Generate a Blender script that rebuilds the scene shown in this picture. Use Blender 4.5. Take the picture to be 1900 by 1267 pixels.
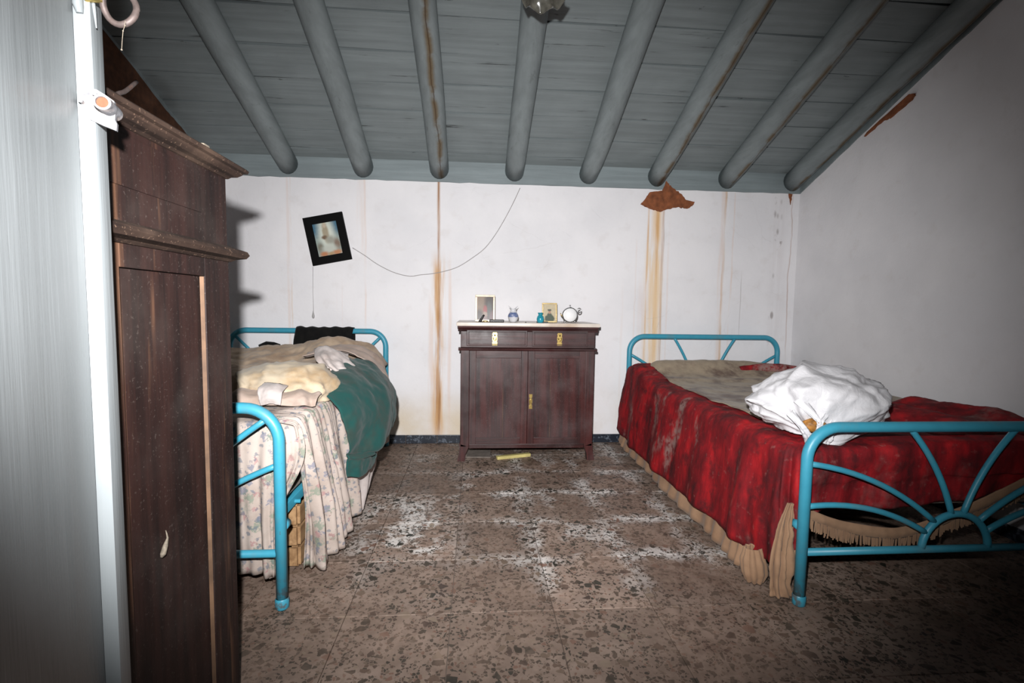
import bpy, bmesh, math, random
import numpy as np
from mathutils import Vector, Matrix, noise as mnoise

for o in list(bpy.data.objects): bpy.data.objects.remove(o)
S = bpy.context.scene
COL = S.collection
random.seed(7); rng = np.random.default_rng(7)

# ------------------------------------------------------------------ camera
CAM_H = 1.0698
PITCH, YAW, ROLL, FPX = .07255909, .07482419, .01442013, 904.79
cy, sy, cp, sp = math.cos(YAW), math.sin(YAW), math.cos(PITCH), math.sin(PITCH)
FWD = Vector((sy*cp, cy*cp, -sp)); RT = Vector((cy, -sy, 0)); UP = RT.cross(FWD)
cr, sr = math.cos(ROLL), math.sin(ROLL)
RT, UP = cr*RT + sr*UP, -sr*RT + cr*UP
def cam_matrix(right, up, fwd, loc):
    return Matrix(((right.x, up.x, -fwd.x, loc[0]), (right.y, up.y, -fwd.y, loc[1]),
                   (right.z, up.z, -fwd.z, loc[2]), (0, 0, 0, 1)))
cam = bpy.data.cameras.new('camera'); cam.sensor_width = 36; cam.lens = FPX/1900*36; cam.clip_start = .02
camo = bpy.data.objects.new('camera', cam); COL.objects.link(camo)
camo.matrix_world = cam_matrix(RT, UP, FWD, (0, 0, CAM_H)); S.camera = camo

# ------------------------------------------------------------------ world, flash, exposure
w = bpy.data.worlds.new('world'); S.world = w; w.use_nodes = True
w.node_tree.nodes['Background'].inputs[0].default_value = (.5, .55, .6, 1)
w.node_tree.nodes['Background'].inputs[1].default_value = .004
def flash(name, watts, size, blend, radius, scale=(1, 1, 1)):
    l = bpy.data.lights.new(name, 'SPOT'); l.energy = watts; l.spot_size = math.radians(size); l.spot_blend = blend
    l.shadow_soft_size = radius; l.color = (1, .985, .985)
    o = bpy.data.objects.new(name, l); COL.objects.link(o)
    m = cam_matrix(RT, UP, FWD, (-.05, 0, 1.235)) @ Matrix.Rotation(math.radians(2), 4, 'Y') @ Matrix.Rotation(math.radians(-2), 4, 'X')
    o.matrix_world = m; o.scale = scale
    return o
flash('camera_flash', 555, 98, 1.0, .018, (1.2, .92, 1))
vs = S.view_settings
vs.view_transform = 'Standard'; vs.look = 'None'; vs.gamma = 1; vs.use_curve_mapping = False; vs.exposure = 0.0

# ------------------------------------------------------------------ node helper
class NT:
    def __init__(s, name):
        s.m = bpy.data.materials.new(name); s.m.use_nodes = True
        s.t = s.m.node_tree; s.n = s.t.nodes; s.b = s.n['Principled BSDF']; s._pos = None
    def new(s, typ, **kw):
        n = s.n.new(typ)
        for k, v in kw.items(): setattr(n, k, v)
        return n
    def put(s, sock, v):
        if v is None: return
        if isinstance(v, bpy.types.NodeSocket): s.t.links.new(v, sock)
        elif isinstance(v, (tuple, list)):
            if sock.type == 'RGBA' and len(v) == 3: v = (*v, 1)
            sock.default_value = v
        else: sock.default_value = v
    def pos(s):
        if s._pos is None: s._pos = s.new('ShaderNodeNewGeometry').outputs['Position']
        return s._pos
    def obj(s): return s.new('ShaderNodeTexCoord').outputs['Object']
    def rnd(s): return s.new('ShaderNodeObjectInfo').outputs['Random']
    def xyz(s, v):
        n = s.new('ShaderNodeSeparateXYZ'); s.put(n.inputs[0], v); return n.outputs
    def comb(s, x, y, z):
        n = s.new('ShaderNodeCombineXYZ')
        for i, v in enumerate((x, y, z)): s.put(n.inputs[i], v)
        return n.outputs[0]
    def mapv(s, v, scale=(1, 1, 1), loc=(0, 0, 0), rot=(0, 0, 0)):
        n = s.new('ShaderNodeMapping'); s.put(n.inputs[0], v)
        n.inputs[1].default_value = loc; n.inputs[2].default_value = rot; n.inputs[3].default_value = scale
        return n.outputs[0]
    def math(s, op, a, b=None, c=None, clamp=False):
        n = s.new('ShaderNodeMath', operation=op, use_clamp=clamp)
        for i, v in enumerate((a, b, c)): s.put(n.inputs[i], v)
        return n.outputs[0]
    def noise(s, v, scale, detail=4, rough=.55, dist=0.0):
        n = s.new('ShaderNodeTexNoise'); s.put(n.inputs['Vector'], v)
        n.inputs['Scale'].default_value = scale; n.inputs['Detail'].default_value = detail
        n.inputs['Roughness'].default_value = rough; n.inputs['Distortion'].default_value = dist
        return n.outputs[0]
    def voro(s, v, scale, feature='F1', rand=1.0):
        n = s.new('ShaderNodeTexVoronoi', feature=feature); s.put(n.inputs['Vector'], v)
        n.inputs['Scale'].default_value = scale; n.inputs['Randomness'].default_value = rand
        return n.outputs
    def ss(s, v, a, b, lo=0.0, hi=1.0):
        n = s.new('ShaderNodeMapRange', interpolation_type='SMOOTHSTEP')
        s.put(n.inputs[0], v); s.put(n.inputs[1], a); s.put(n.inputs[2], b); s.put(n.inputs[3], lo); s.put(n.inputs[4], hi)
        return n.outputs[0]
    def ramp(s, v, stops, const=False):
        n = s.new('ShaderNodeValToRGB'); s.put(n.inputs[0], v); e = n.color_ramp.elements
        if const: n.color_ramp.interpolation = 'CONSTANT'
        while len(e) < len(stops): e.new(.5)
        for i, (p, c) in enumerate(stops): e[i].position = p; e[i].color = (*c, 1)
        return n.outputs[0]
    def mix(s, f, a, b, mode='MIX'):
        n = s.new('ShaderNodeMix', data_type='RGBA', blend_type=mode)
        s.put(n.inputs[0], f); s.put(n.inputs[6], a); s.put(n.inputs[7], b); return n.outputs[2]
    def bump(s, h, strength=.3, dist=.01):
        n = s.new('ShaderNodeBump'); s.put(n.inputs['Height'], h); n.inputs['Strength'].default_value = strength
        n.inputs['Distance'].default_value = dist; s.put(s.b.inputs['Normal'], n.outputs[0])
    def fin(s, col, rough=.7, metal=0.0, spec=None):
        s.put(s.b.inputs['Base Color'], col); s.put(s.b.inputs['Roughness'], rough); s.put(s.b.inputs['Metallic'], metal)
        if spec is not None: s.put(s.b.inputs['Specular IOR Level'], spec)
        return s.m

def plain(name, col, rough=.6, metal=0.0, var=.15, scale=20, bump=0.0, spec=None, dirt=None):
    t = NT(name); p = t.obj(); n = t.noise(p, scale, 5)
    dk = tuple(c*(1-var) for c in col); lt = tuple(min(1, c*(1+var)) for c in col)
    c = t.ramp(n, [(.3, dk), (.7, lt)])
    if dirt: c = t.mix(t.ss(t.noise(p, scale*.35, 4), .5, .72, 0, .8), c, dirt)
    if bump: t.bump(n, bump, .004)
    return t.fin(c, rough, metal, spec)

# ------------------------------------------------------------------ materials
def streak(t, X, Z, col, x0, width, ztop, zbot, amount, tint, wob=.02, seed=0.0, blotch=True):
    """a run of rusty water down the plaster: a soft line at x0 of own wandering shape"""
    wv = t.noise(t.comb(seed, 0.0, Z), 2.5, 3)
    xs = t.math('ADD', X, t.math('MULTIPLY', t.math('SUBTRACT', wv, .5), wob))
    d = t.math('ABSOLUTE', t.math('SUBTRACT', xs, x0))
    m = t.ss(d, width*.15, width, 1, 0)
    m = t.math('MULTIPLY', m, t.ss(Z, zbot-.15, zbot+.1)); m = t.math('MULTIPLY', m, t.ss(Z, ztop if ztop > 1.8 else ztop-.22, ztop+.02, 1, 0))
    if blotch:
        n = t.noise(t.comb(t.math('MULTIPLY', X, 30.0), seed, t.math('MULTIPLY', Z, 2.2)), 1.0, 4)
        m = t.math('MULTIPLY', m, t.ss(n, .3, .62))
    return t.mix(t.math('MULTIPLY', m, amount, clamp=True), col, tint)

def mat_wall(name, back=False):
    t = NT(name); p = t.pos(); o = t.xyz(p); X, Y, Z = o[0], o[1], o[2]
    n1 = t.noise(p, 1.6, 5); n2 = t.noise(p, 9, 6)
    c = t.mix(t.ss(n1, .35, .7), (.80, .79, .805), (.72, .715, .735))
    c = t.mix(t.ss(n2, .55, .75, 0, .25), c, (.62, .58, .56))
    if back:
        # damp, yellowed foot of the wall
        c = t.mix(t.math('MULTIPLY', t.ss(Z, .08, .5, 1, 0), t.ss(n1, .3, .65), clamp=True), c, (.66, .56, .42))
        R1 = (.42, .21, .08); R2 = (.62, .36, .15); R3 = (.30, .14, .055); P1 = (.70, .52, .42); Gy = (.25, .22, .21)
        A = [(-1.385, .018, 1.99, .6, .35, P1, .02), (-1.365, .007, 1.99, .9, .35, R2, .03), (-.83, .012, 1.99, .9, .4, P1, .03), (-.85, .05, 1.99, 1.5, .25, P1, .03),
             (-1.0, .006, 1.3, .7, .3, P1, .02), (-1.04, .006, 1.2, .7, .25, P1, .02),
             (-.285, .020, 1.99, 1.25, .55, R1, .008), (-.285, .010, 1.99, 1.2, .8, R3, .008), (-.285, .07, 1.5, .08, .85, R2, .03), (-.29, .030, 1.45, .08, .9, R1, .03),
             (-.275, .014, 1.4, .1, .8, R3, .03), (-.20, .022, 1.5, .08, .45, P1, .03), (-.34, .03, 1.2, .12, .4, P1, .03),
             (1.14, .014, 1.3, .4, .2, P1, .02),
             (1.33, .013, 1.86, .3, .75, R2, .012), (1.305, .05, 1.4, .3, .3, P1, .02), (1.40, .06, 1.84, .3, .8, (.76, .53, .30), .012), (1.405, .022, 1.84, .3, .85, R2, .012),
             (1.45, .013, 1.84, .3, .55, R1, .02), (1.46, .006, 1.8, .5, .5, R3, .02), (1.39, .10, 1.65, .3, .8, (.76, .58, .38), .02), (1.50, .012, 1.8, .3, .25, P1, .02), (1.24, .010, 1.7, .3, .25, P1, .02),
             (1.945, .015, 1.99, .35, .75, (.56, .36, .2), .05), (1.93, .032, 1.99, .3, .4, P1, .05), (2.015, .011, 1.97, .35, .6, P1, .04)]
        for i, (x0, wd, zt, zb, am, tint, wob) in enumerate(A):
            c = streak(t, X, Z, c, x0, wd, zt, zb, am, tint, wob, i*3.7, blotch=True)
        # mould specks and cracks near the right corner
        sp_ = t.voro(t.comb(t.math('MULTIPLY', X, 1.0), 0.0, t.math('MULTIPLY', Z, .45)), 22)
        zone = t.math('MULTIPLY', t.ss(t.math('ABSOLUTE', t.math('SUBTRACT', t.math('ADD', X, t.math('MULTIPLY', t.noise(t.comb(0.0, 5.0, Z), 3, 3), .12)), 2.44)), .012, .05, 1, 0), t.ss(t.noise(p, 12, 3), .42, .5))
        spk = t.math('MULTIPLY', t.ss(sp_[0], .15, .4, 1, 0), zone)
        c = t.mix(t.math('MULTIPLY', spk, .75, clamp=True), c, Gy)
        c = streak(t, X, Z, c, 2.495, .008, 1.99, .7, .55, (.42, .26, .2), .07, 91.0)
        c = streak(t, X, Z, c, 2.10, .005, 1.4, .9, .6, (.3, .27, .26), .02, 95.0)
        c = streak(t, X, Z, c, 2.4, .1, 1.99, .5, .2, (.55, .5, .5), .1, 97.0)
        # hairline cracks
        for k, (vx, sc, am) in enumerate([(3.0, 2.3, .5), (8.0, 1.7, .35)]):
            v = t.voro(t.mapv(t.comb(t.math('ADD', X, t.math('MULTIPLY', n2, .12)), vx, t.math('ADD', Z, t.math('MULTIPLY', n1, .2))), (1, 1, 1)), sc, 'DISTANCE_TO_EDGE')
            c = t.mix(t.math('MULTIPLY', t.ss(v[0], .0, .004, am*.5, 0), t.ss(n1, .5, .62)), c, (.4, .36, .34))
    else:
        c = t.mix(t.ss(t.noise(p, .9, 4), .45, .7, 0, .35), c, (.60, .59, .60))
    h = t.math('ADD', t.noise(p, 6, 4), t.math('MULTIPLY', t.noise(p, 60, 4), .25))
    t.bump(h, .35, .012)
    return t.fin(c, .85, spec=.2)

def mat_greypaint(name, grain='x', ochre=False, rough=.55, base=(.155, .19, .20), dark=.5, glossy=False):
    t = NT(name); p = t.obj(); sc = {'x': (1.2, 22, 22), 'y': (22, 1.2, 22), 'z': (13, 13, .7)}[grain]
    rn = t.rnd(); off = t.comb(t.math('MULTIPLY', rn, 37.0), t.math('MULTIPLY', rn, 19.0), 0.0)
    va = t.new('ShaderNodeVectorMath', operation='ADD'); t.put(va.inputs[0], p); t.put(va.inputs[1], off); q = va.outputs[0]
    g = t.noise(t.mapv(q, sc), 1.0, 6, .6); b = t.noise(q, 3.5, 5)
    c = t.mix(t.ss(g, .3, .7), tuple(x*(.88 if not glossy else .93) for x in base), tuple(x*(1.12 if not glossy else 1.07) for x in base))
    c = t.mix(t.ss(b, .35, .75, 0, .4), c, tuple(x*.7 for x in base))
    k = t.noise(t.mapv(q, tuple(x*.45 for x in sc)), 2.2, 5, .7)
    c = t.mix(t.math('MULTIPLY', t.ss(k, .60, .70), dark*1.7, clamp=True), c, (.02, .022, .022))
    if dark > .4:
        bb_ = t.noise(t.mapv(q, (3, 9, 9)), 2.0, 5, .7); c = t.mix(t.math('MULTIPLY', t.ss(bb_, .66, .74), .8), c, (.015, .016, .016))
    if ochre:
        o = t.xyz(p)
        wob = t.noise(t.comb(0.0, o[1], 3.0), 4, 4)
        d = t.math('ABSOLUTE', t.math('SUBTRACT', t.math('ADD', o[0], t.math('MULTIPLY', t.math('SUBTRACT', wob, .5), .05)), .018))
        m = t.math('MULTIPLY', t.ss(d, .004, .03, 1, 0), t.ss(t.noise(q, 7, 4), .35, .55))
        c = t.mix(t.math('MULTIPLY', m, .85, clamp=True), c, (.12, .075, .025))
        m2 = t.ss(d, .0, .006, 1, 0)
        c = t.mix(t.math('MULTIPLY', m2, .8, clamp=True), c, (.05, .025, .01))
    t.bump(t.math('ADD', g, t.math('MULTIPLY', k, .6)), .45 if not glossy else .5, .006)
    return t.fin(c, rough, spec=.35)

def mat_terrazzo():
    t = NT('terrazzo'); p = t.pos(); o = t.xyz(p); X, Y = o[0], o[1]
    wobv = t.new('ShaderNodeVectorMath', operation='ADD'); t.put(wobv.inputs[0], p)
    nz = t.new('ShaderNodeTexNoise'); t.put(nz.inputs['Vector'], p); nz.inputs['Scale'].default_value = 60; nz.inputs['Detail'].default_value = 2
    sc = t.new('ShaderNodeVectorMath', operation='SCALE'); t.put(sc.inputs[0], nz.outputs['Color']); sc.inputs[3].default_value = .007
    t.put(wobv.inputs[1], sc.outputs[0]); q = wobv.outputs[0]
    v1 = t.voro(q, 30); e1 = t.voro(q, 30, 'DISTANCE_TO_EDGE'); r1 = t.xyz(v1[1])
    v2 = t.voro(q, 82); e2 = t.voro(q, 82, 'DISTANCE_TO_EDGE'); r2 = t.xyz(v2[1])
    chip1 = t.ss(t.math('SUBTRACT', e1[0], t.math('MULTIPLY', r1[1], .26)), .05, .085)
    chip1 = t.math('MULTIPLY', chip1, t.ss(r1[2], .3, .34))
    chip2 = t.math('MULTIPLY', t.ss(e2[0], .05, .09), t.ss(r2[2], .45, .5))
    pal = [(0, (.012, .017, .013)), (.30, (.025, .030, .024)), (.50, (.05, .036, .03)), (.64, (.10, .066, .048)), (.76, (.16, .12, .088)), (.86, (.20, .11, .08)), (.94, (.28, .22, .165))]
    c1 = t.ramp(r1[0], pal, True); c2 = t.ramp(r2[0], pal, True)
    n1 = t.noise(p, 1.7, 5, .6); n2 = t.noise(p, 6.5, 5, .65); n3 = t.noise(p, 28, 4)
    mat = t.mix(t.ss(n2, .35, .7), (.23, .166, .130), (.38, .30, .25))
    # efflorescence: white salts along joints and in patches in the middle of the room
    def gl(v, o0): # distance to nearest joint
        f = t.math('FRACT', t.math('DIVIDE', t.math('SUBTRACT', v, o0), .36))
        return t.math('MULTIPLY', t.math('MINIMUM', f, t.math('SUBTRACT', 1.0, f)), .36)
    dx = gl(X, -.0769); dy = gl(Y, 1.634)
    dj = t.math('MINIMUM', dx, dy)
    zone = t.math('MULTIPLY', t.ss(Y, 1.62, 1.95), t.ss(t.math('ABSOLUTE', t.math('SUBTRACT', X, .35)), .75, 1.05, 1, 0))
    zl = t.ss(n1, .36, .56)
    j = t.math('MULTIPLY', t.ss(t.math('ADD', dj, t.math('MULTIPLY', t.math('SUBTRACT', n2, .5), .2)), .004, .085, 1, 0), t.math('MULTIPLY', t.ss(t.noise(p, 3.1, 3), .38, .56), t.ss(X, -.02, .2, .35, 1)))
    bl = t.ss(t.noise(t.mapv(p, (1, 1, 1), (3.3, 1.2, 0)), 3.0, 5, .6), .565, .64)
    lp = t.math('MULTIPLY', t.ss(t.math('ABSOLUTE', t.math('SUBTRACT', X, -.38)), .20, .30, 1, 0), t.ss(t.math('ABSOLUTE', t.math('SUBTRACT', Y, 2.36)), .28, .36, 1, 0))
    lp = t.math('MULTIPLY', lp, t.ss(t.noise(t.mapv(p, (1, 1, 1), (9.3, 4.2, 0)), 4.2, 4), .44, .54))
    eff = t.math('MULTIPLY', t.math('MAXIMUM', t.math('MAXIMUM', j, t.math('MULTIPLY', bl, .65)), lp), t.math('MULTIPLY', zone, t.ss(n3, .30, .5, .45, 1)), clamp=True)
    mat = t.mix(t.math('MULTIPLY', eff, .95), mat, (.66, .63, .60))
    c = t.mix(chip2, mat, c2); c = t.mix(chip1, c, c1)
    thin = t.math('MULTIPLY', t.ss(eff, .72, .98), t.ss(n3, .48, .7)); c = t.mix(thin, c, (.62, .59, .56))
    # trodden brown dirt over everything but the salts
    dirt = t.math('MULTIPLY', t.ss(t.math('ADD', t.math('MULTIPLY', n1, .55), t.math('MULTIPLY', n2, .45)), .36, .64, .04, .74), t.math('SUBTRACT', 1.0, t.math('MULTIPLY', eff, .9)))
    c = t.mix(dirt, c, t.mix(t.ss(t.math('ADD', t.math('MULTIPLY', n3, .5), t.math('MULTIPLY', n2, .5)), .36, .62), (.125, .078, .055), (.275, .188, .142)))
    tr = t.rnd(); c = t.mix(t.ss(tr, 0, 1, 0, .3), c, (.06, .045, .036))
    t.bump(t.math('ADD', n3, t.math('MULTIPLY', n2, .5)), .15, .003)
    return t.fin(c, t.ss(n2, .3, .7, .45, .75), spec=.3)

def mat_wood(name, axis='z', c0=(.020, .008, .007), c1=(.058, .020, .016), dust=(.13, .10, .085), dustamt=.3, rough=.38, streaky=False):
    t = NT(name); p = t.obj(); s = {'z': (16, 16, 1.0), 'x': (1.0, 16, 16), 'y': (16, 1.0, 16)}[axis]
    g = t.noise(t.mapv(p, s), 2.0, 6, .6); b = t.noise(p, 5, 5); f = t.noise(p, 160, 2)
    c = t.mix(t.ss(g, .32, .68), c0, c1)
    c = t.mix(t.math('MULTIPLY', t.ss(b, .4, .75), dustamt*.8), c, dust)
    c = t.mix(t.math('MULTIPLY', t.ss(f, .62, .72), dustamt), c, tuple(x*1.3 for x in dust))
    if streaky:
        st = t.noise(t.mapv(p, (9, 9, .6)), 1.3, 4, .6)
        c = t.mix(t.ss(st, .60, .72, 0, .6), c, (.20, .10, .055))
    t.bump(g, .2, .003)
    return t.fin(c, t.ss(b, .3, .7, rough, rough+.25), spec=.4 if rough < .4 else .18)

def mat_cloth(name, base, dirt=None, dirt_amt=.5, dscale=6, weave=260, rough=.9, var=.12):
    t = NT(name); p = t.obj(); n = t.noise(p, dscale, 5, .6); n2 = t.noise(p, dscale*3.3, 4)
    c = t.mix(n2, tuple(x*(1-var) for x in base), tuple(min(1, x*(1+var)) for x in base))
    if dirt: c = t.mix(t.ss(n, .42, .68, 0, dirt_amt), c, dirt)
    h = t.math('ADD', t.math('MULTIPLY', t.noise(p, weave, 2), .4), n2)
    t.bump(h, .25, .004)
    m = t.fin(c, rough, spec=.15); t.put(t.b.inputs['Sheen Weight'], .1); return m

def mat_floral():
    t = NT('floral_cotton'); p = t.pos(); n = t.noise(p, 5, 5)
    c = t.mix(t.ss(n, .4, .7), (.43, .365, .325), (.30, .245, .21))
    for k, (sc, col, th) in enumerate([(19, (.12, .14, .20), .33), (15, (.15, .20, .15), .33), (21, (.32, .17, .17), .25), (38, (.12, .14, .17), .33)]):
        v = t.voro(t.mapv(p, (1, 1, 1), (k*3.1, k*1.7, k*.9)), sc); r = t.xyz(v[1])
        d = t.math('ADD', v[0], t.math('MULTIPLY', t.math('SUBTRACT', t.noise(p, 75, 4, .65), .5), 1.5))
        m = t.math('MULTIPLY', t.ss(d, th*.6, th*1.1, 1, 0), t.ss(r[0], .35, .4))
        c = t.mix(t.math('MULTIPLY', m, .68), c, col)
    t.bump(t.noise(p, 220, 2), .12, .002)
    return t.fin(c, .9, spec=.15)

def mat_red():
    t = NT('red_damask'); p = t.pos(); o = t.xyz(p)
    q = t.mapv(p, (5, 5, 1.3)); n = t.noise(q, 2.4, 6, .62); n2 = t.noise(p, 9, 5, .6); n3 = t.noise(p, 34, 4); n4 = t.noise(t.mapv(p, (1, 1, .45), (2.2, 5.1, 1.3)), 4.2, 5, .6)
    c = t.ramp(n, [(.32, (.055, .005, .007)), (.5, (.19, .006, .010)), (.68, (.40, .010, .014))])
    c = t.mix(t.ss(n2, .5, .68, 0, .75), c, (.045, .008, .010))
    fade = t.math('MULTIPLY', t.ss(n4, .55, .66), t.ss(n3, .3, .6))
    c = t.mix(t.math('MULTIPLY', fade, t.ss(o[1], 1.75, 2.3, .15, .8)), c, (.28, .19, .17))
    c = t.mix(t.ss(n3, .6, .75, 0, .25), c, (.33, .17, .15))
    t.bump(t.math('ADD', n3, t.math('MULTIPLY', t.noise(p, 160, 2), .3)), .3, .006)
    return t.fin(c, .8, spec=.25)

def mat_bluepaint():
    t = NT('blue_enamel'); p = t.pos(); o = t.xyz(p); n = t.noise(p, 30, 5)
    c = t.mix(n, (.035, .25, .36), (.05, .32, .44))
    d = t.noise(p, 9, 4)
    c = t.mix(t.ss(d, .52, .72, 0, .45), c, (.13, .22, .24))
    rust = t.math('MULTIPLY', t.ss(o[2], .03, .14, .75, 0), t.ss(t.noise(p, 40, 4), .45, .6))
    c = t.mix(rust, c, (.10, .06, .035))
    c = t.mix(t.ss(t.noise(p, 70, 3), .70, .76, 0, .6), c, (.10, .06, .04))
    return t.fin(c, .42, spec=.5)

def mat_print(name, bg, blobs, axis=(0, 2)):
    """flat print: soft-edged shapes in object space (u, v)"""
    t = NT(name); p = t.obj(); n = t.noise(p, 60, 4)
    o = t.xyz(p); u = t.math('ADD', o[axis[0]], t.math('MULTIPLY', t.math('SUBTRACT', n, .5), .012)); v = t.math('ADD', o[axis[1]], t.math('MULTIPLY', t.math('SUBTRACT', n, .5), -.012))
    c = t.mix(n, tuple(x*.8 for x in bg), tuple(min(1, x*1.2) for x in bg))
    for (cx, cz, rx, rz, col, soft) in blobs:
        a = t.math('DIVIDE', t.math('SUBTRACT', u, cx), rx); b = t.math('DIVIDE', t.math('SUBTRACT', v, cz), rz)
        d = t.math('SQRT', t.math('ADD', t.math('MULTIPLY', a, a), t.math('MULTIPLY', b, b)))
        c = t.mix(t.ss(d, 1-soft, 1+soft, 1, 0), c, col)
    return t.fin(c, .35, spec=.4)

M = {}
M['wall_back'] = mat_wall('plaster_stained', True); M['wall'] = mat_wall('plaster_plain')
M['plank'] = mat_greypaint('grey_plank_paint', 'x', base=(.205, .235, .24), dark=.55)
M['rafter'] = mat_greypaint('grey_rafter_paint', 'y', base=(.205, .235, .24), dark=.15)
M['rafter_ochre'] = mat_greypaint('grey_rafter_paint_stained', 'y', True, base=(.205, .235, .24), dark=.15)
M['band'] = mat_greypaint('grey_wall_paint', 'x', base=(.215, .255, .265), dark=.12)
M['door'] = mat_greypaint('grey_door_paint', 'z', rough=.36, base=(.15, .163, .168), dark=.0, glossy=True)
M['strip'] = mat_greypaint('pale_strip_paint', 'z', rough=.4, base=(.20, .22, .228), dark=.0)
M['terrazzo'] = mat_terrazzo()
M['mortar'] = plain('mortar', (.15, .12, .10), .9, scale=30)
M['void'] = plain('dark_attic', (.012, .010, .008), .95)
M['adobe'] = plain('bare_adobe', (.21, .068, .026), .95, var=.35, scale=25, bump=.6)
M['adobe_shaded'] = plain('shade_painted_adobe', (.075, .028, .011), .95, var=.35, scale=25, bump=.6)  # same adobe, with the door leaf's shadow on the left wall put into its colour
M['wardrobe'] = mat_wood('wardrobe_wood', 'z', (.009, .0052, .0048), (.023, .0105, .0088), (.06, .048, .042), .35, .5, True)
M['wardrobe_trim'] = mat_wood('wardrobe_moulding', 'y', (.010, .006, .005), (.032, .019, .014), (.15, .095, .065), .5, .65)
M['raw_edge'] = plain('worn_edge', (.10, .055, .03), .7, var=.6, scale=9, dirt=(.018, .010, .008))
M['cab'] = mat_wood('cabinet_wood', 'z', (.020, .007, .007), (.062, .016, .015), (.11, .085, .085), .35, .32)
M['cab_h'] = mat_wood('cabinet_wood_rail', 'x', (.020, .007, .007), (.058, .015, .014), (.11, .085, .085), .3, .32)
M['marble'] = plain('marble', (.66, .60, .53), .35, var=.12, scale=9, dirt=(.42, .30, .2))
M['brass'] = plain('brass', (.55, .40, .14), .3, 1.0, var=.3, scale=60)
M['steel'] = plain('steel', (.45, .45, .46), .3, 1.0)
M['rust'] = plain('rusty_iron', (.09, .068, .062), .6, .3, var=.3, scale=80, dirt=(.24, .11, .07))
M['rustpipe'] = plain('rust_core', (.13, .045, .02), .8, .2, var=.3, scale=80)
M['whitepaint'] = plain('chipped_white_paint', (.11, .11, .118), .5, var=.3, scale=90, dirt=(.40, .33, .3), bump=.3)
M['blue'] = mat_bluepaint()
M['floral'] = mat_floral(); M['red'] = mat_red()
M['cream'] = mat_cloth('cream_quilt', (.47, .36, .26), (.27, .18, .115), .8, 4.5)
M['cream_lt'] = mat_cloth('pale_cream_cotton', (.50, .42, .31), (.36, .23, .11), .75, 6)
M['pinkish'] = mat_cloth('dusty_pink_sheet', (.42, .33, .28), (.27, .20, .155), .7, 6)
M['whitecloth'] = mat_cloth('grey_white_cotton', (.48, .43, .41), (.30, .24, .21), .7, 8)
M['tan'] = mat_cloth('tan_cotton', (.31, .19, .115), (.20, .115, .068), .7, 5)
M['sheet'] = mat_cloth('grimy_sheet', (.31, .25, .18), (.10, .06, .048), .9, 6.5, var=.3)
M['green'] = mat_cloth('green_knit', (.010, .062, .056), (.04, .048, .04), .75, 7, weave=420)
M['black'] = mat_cloth('black_cloth', (.004, .004, .004), (.010, .009, .008), .6, 20)
M['mattress'] = mat_cloth('mattress_ticking', (.30, .25, .19), (.18, .13, .1), .6, 5)
M['woodraw'] = mat_wood('raw_pine', 'y', (.20, .11, .05), (.36, .22, .11), (.3, .2, .12), .2, .7)
M['blackframe'] = plain('black_lacquer', (.003, .003, .003), .6, spec=.08)
M['goldframe'] = plain('gold_frame', (.52, .40, .20), .35, .6, var=.25, scale=50)
M['silverframe'] = plain('pale_metal_frame', (.38, .31, .23), .35, .5, var=.2, scale=50)
M['turq'] = plain('turquoise_glaze', (.02, .26, .34), .2, var=.2)
M['blackplastic'] = plain('black_plastic', (.010, .010, .011), .4)
M['clockwhite'] = plain('clock_face', (.82, .82, .82), .3, var=.02)
M['yellow'] = plain('yellow_paper', (.52, .45, .17), .7, dirt=(.35, .28, .12))
M['greycard'] = plain('grey_board', (.17, .145, .125), .9, var=.25)
M['cord'] = plain('grey_cord', (.38, .37, .37), .6)
M['cord_dark'] = plain('painted_wire', (.36, .34, .335), .6)
M['pale'] = plain('pale_fibre', (.15, .125, .095), .8, var=.35, scale=120)
def mat_bag():
    t = NT('white_plastic_bag'); p = t.obj(); n = t.noise(p, 9, 5)
    c = t.mix(n, (.50, .495, .51), (.62, .615, .635)); t.bump(t.noise(p, 26, 5, .6, .6), .35, .012)
    m = t.fin(c, .33, spec=.5); t.put(t.b.inputs['Subsurface Weight'], .0); t.put(t.b.inputs['Transmission Weight'], .0); return m
M['bag'] = mat_bag()
def mat_glass(name, col):
    t = NT(name); t.put(t.b.inputs['Transmission Weight'], .9); t.put(t.b.inputs['IOR'], 1.45); return t.fin(col, .08)
M['glass'] = mat_glass('clear_glass', (.92, .93, .95))
M['lampglass'] = plain('dusty_grey_glass', (.075, .072, .06), .12, var=.4, scale=40, spec=.6)
M['vaseblue'] = plain('blue_painted_band', (.12, .16, .30), .3, var=.4, scale=120, dirt=(.6, .6, .66))
M['vasewhite'] = plain('pale_glaze', (.58, .58, .60), .2, var=.1)
def mat_basetile():
    t = NT('dark_blue_baseboard_tile'); p = t.pos(); n = t.noise(p, 40, 5, .6, .8)
    c = t.mix(t.ss(n, .52, .66), (.012, .017, .027), (.10, .12, .15)); return t.fin(c, .35)
M['basetile'] = mat_basetile()
M['picture'] = mat_print('faded_devotional_print', (.30, .36, .33), [
    (-.075, .10, .05, .07, (.06, .15, .22), .6), (.075, .10, .05, .07, (.06, .15, .22), .6),
    (0, .04, .055, .13, (.62, .66, .58), .6), (-.005, .05, .022, .075, (.36, .31, .22), .4), (-.005, .10, .012, .018, (.5, .42, .32), .4),
    (-.02, .015, .02, .014, (.17, .11, .07), .5), (.02, -.01, .03, .03, (.33, .33, .28), .6),
    (-.062, -.055, .022, .035, (.20, .19, .15), .6), (.062, -.045, .022, .04, (.22, .16, .12), .6),
    (.0, -.075, .05, .03, (.50, .52, .46), .7), (-.045, -.105, .03, .018, (.45, .20, .10), .6), (.05, -.105, .035, .018, (.47, .22, .11), .6), (.005, -.11, .02, .013, (.42, .28, .15), .6)])
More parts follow.
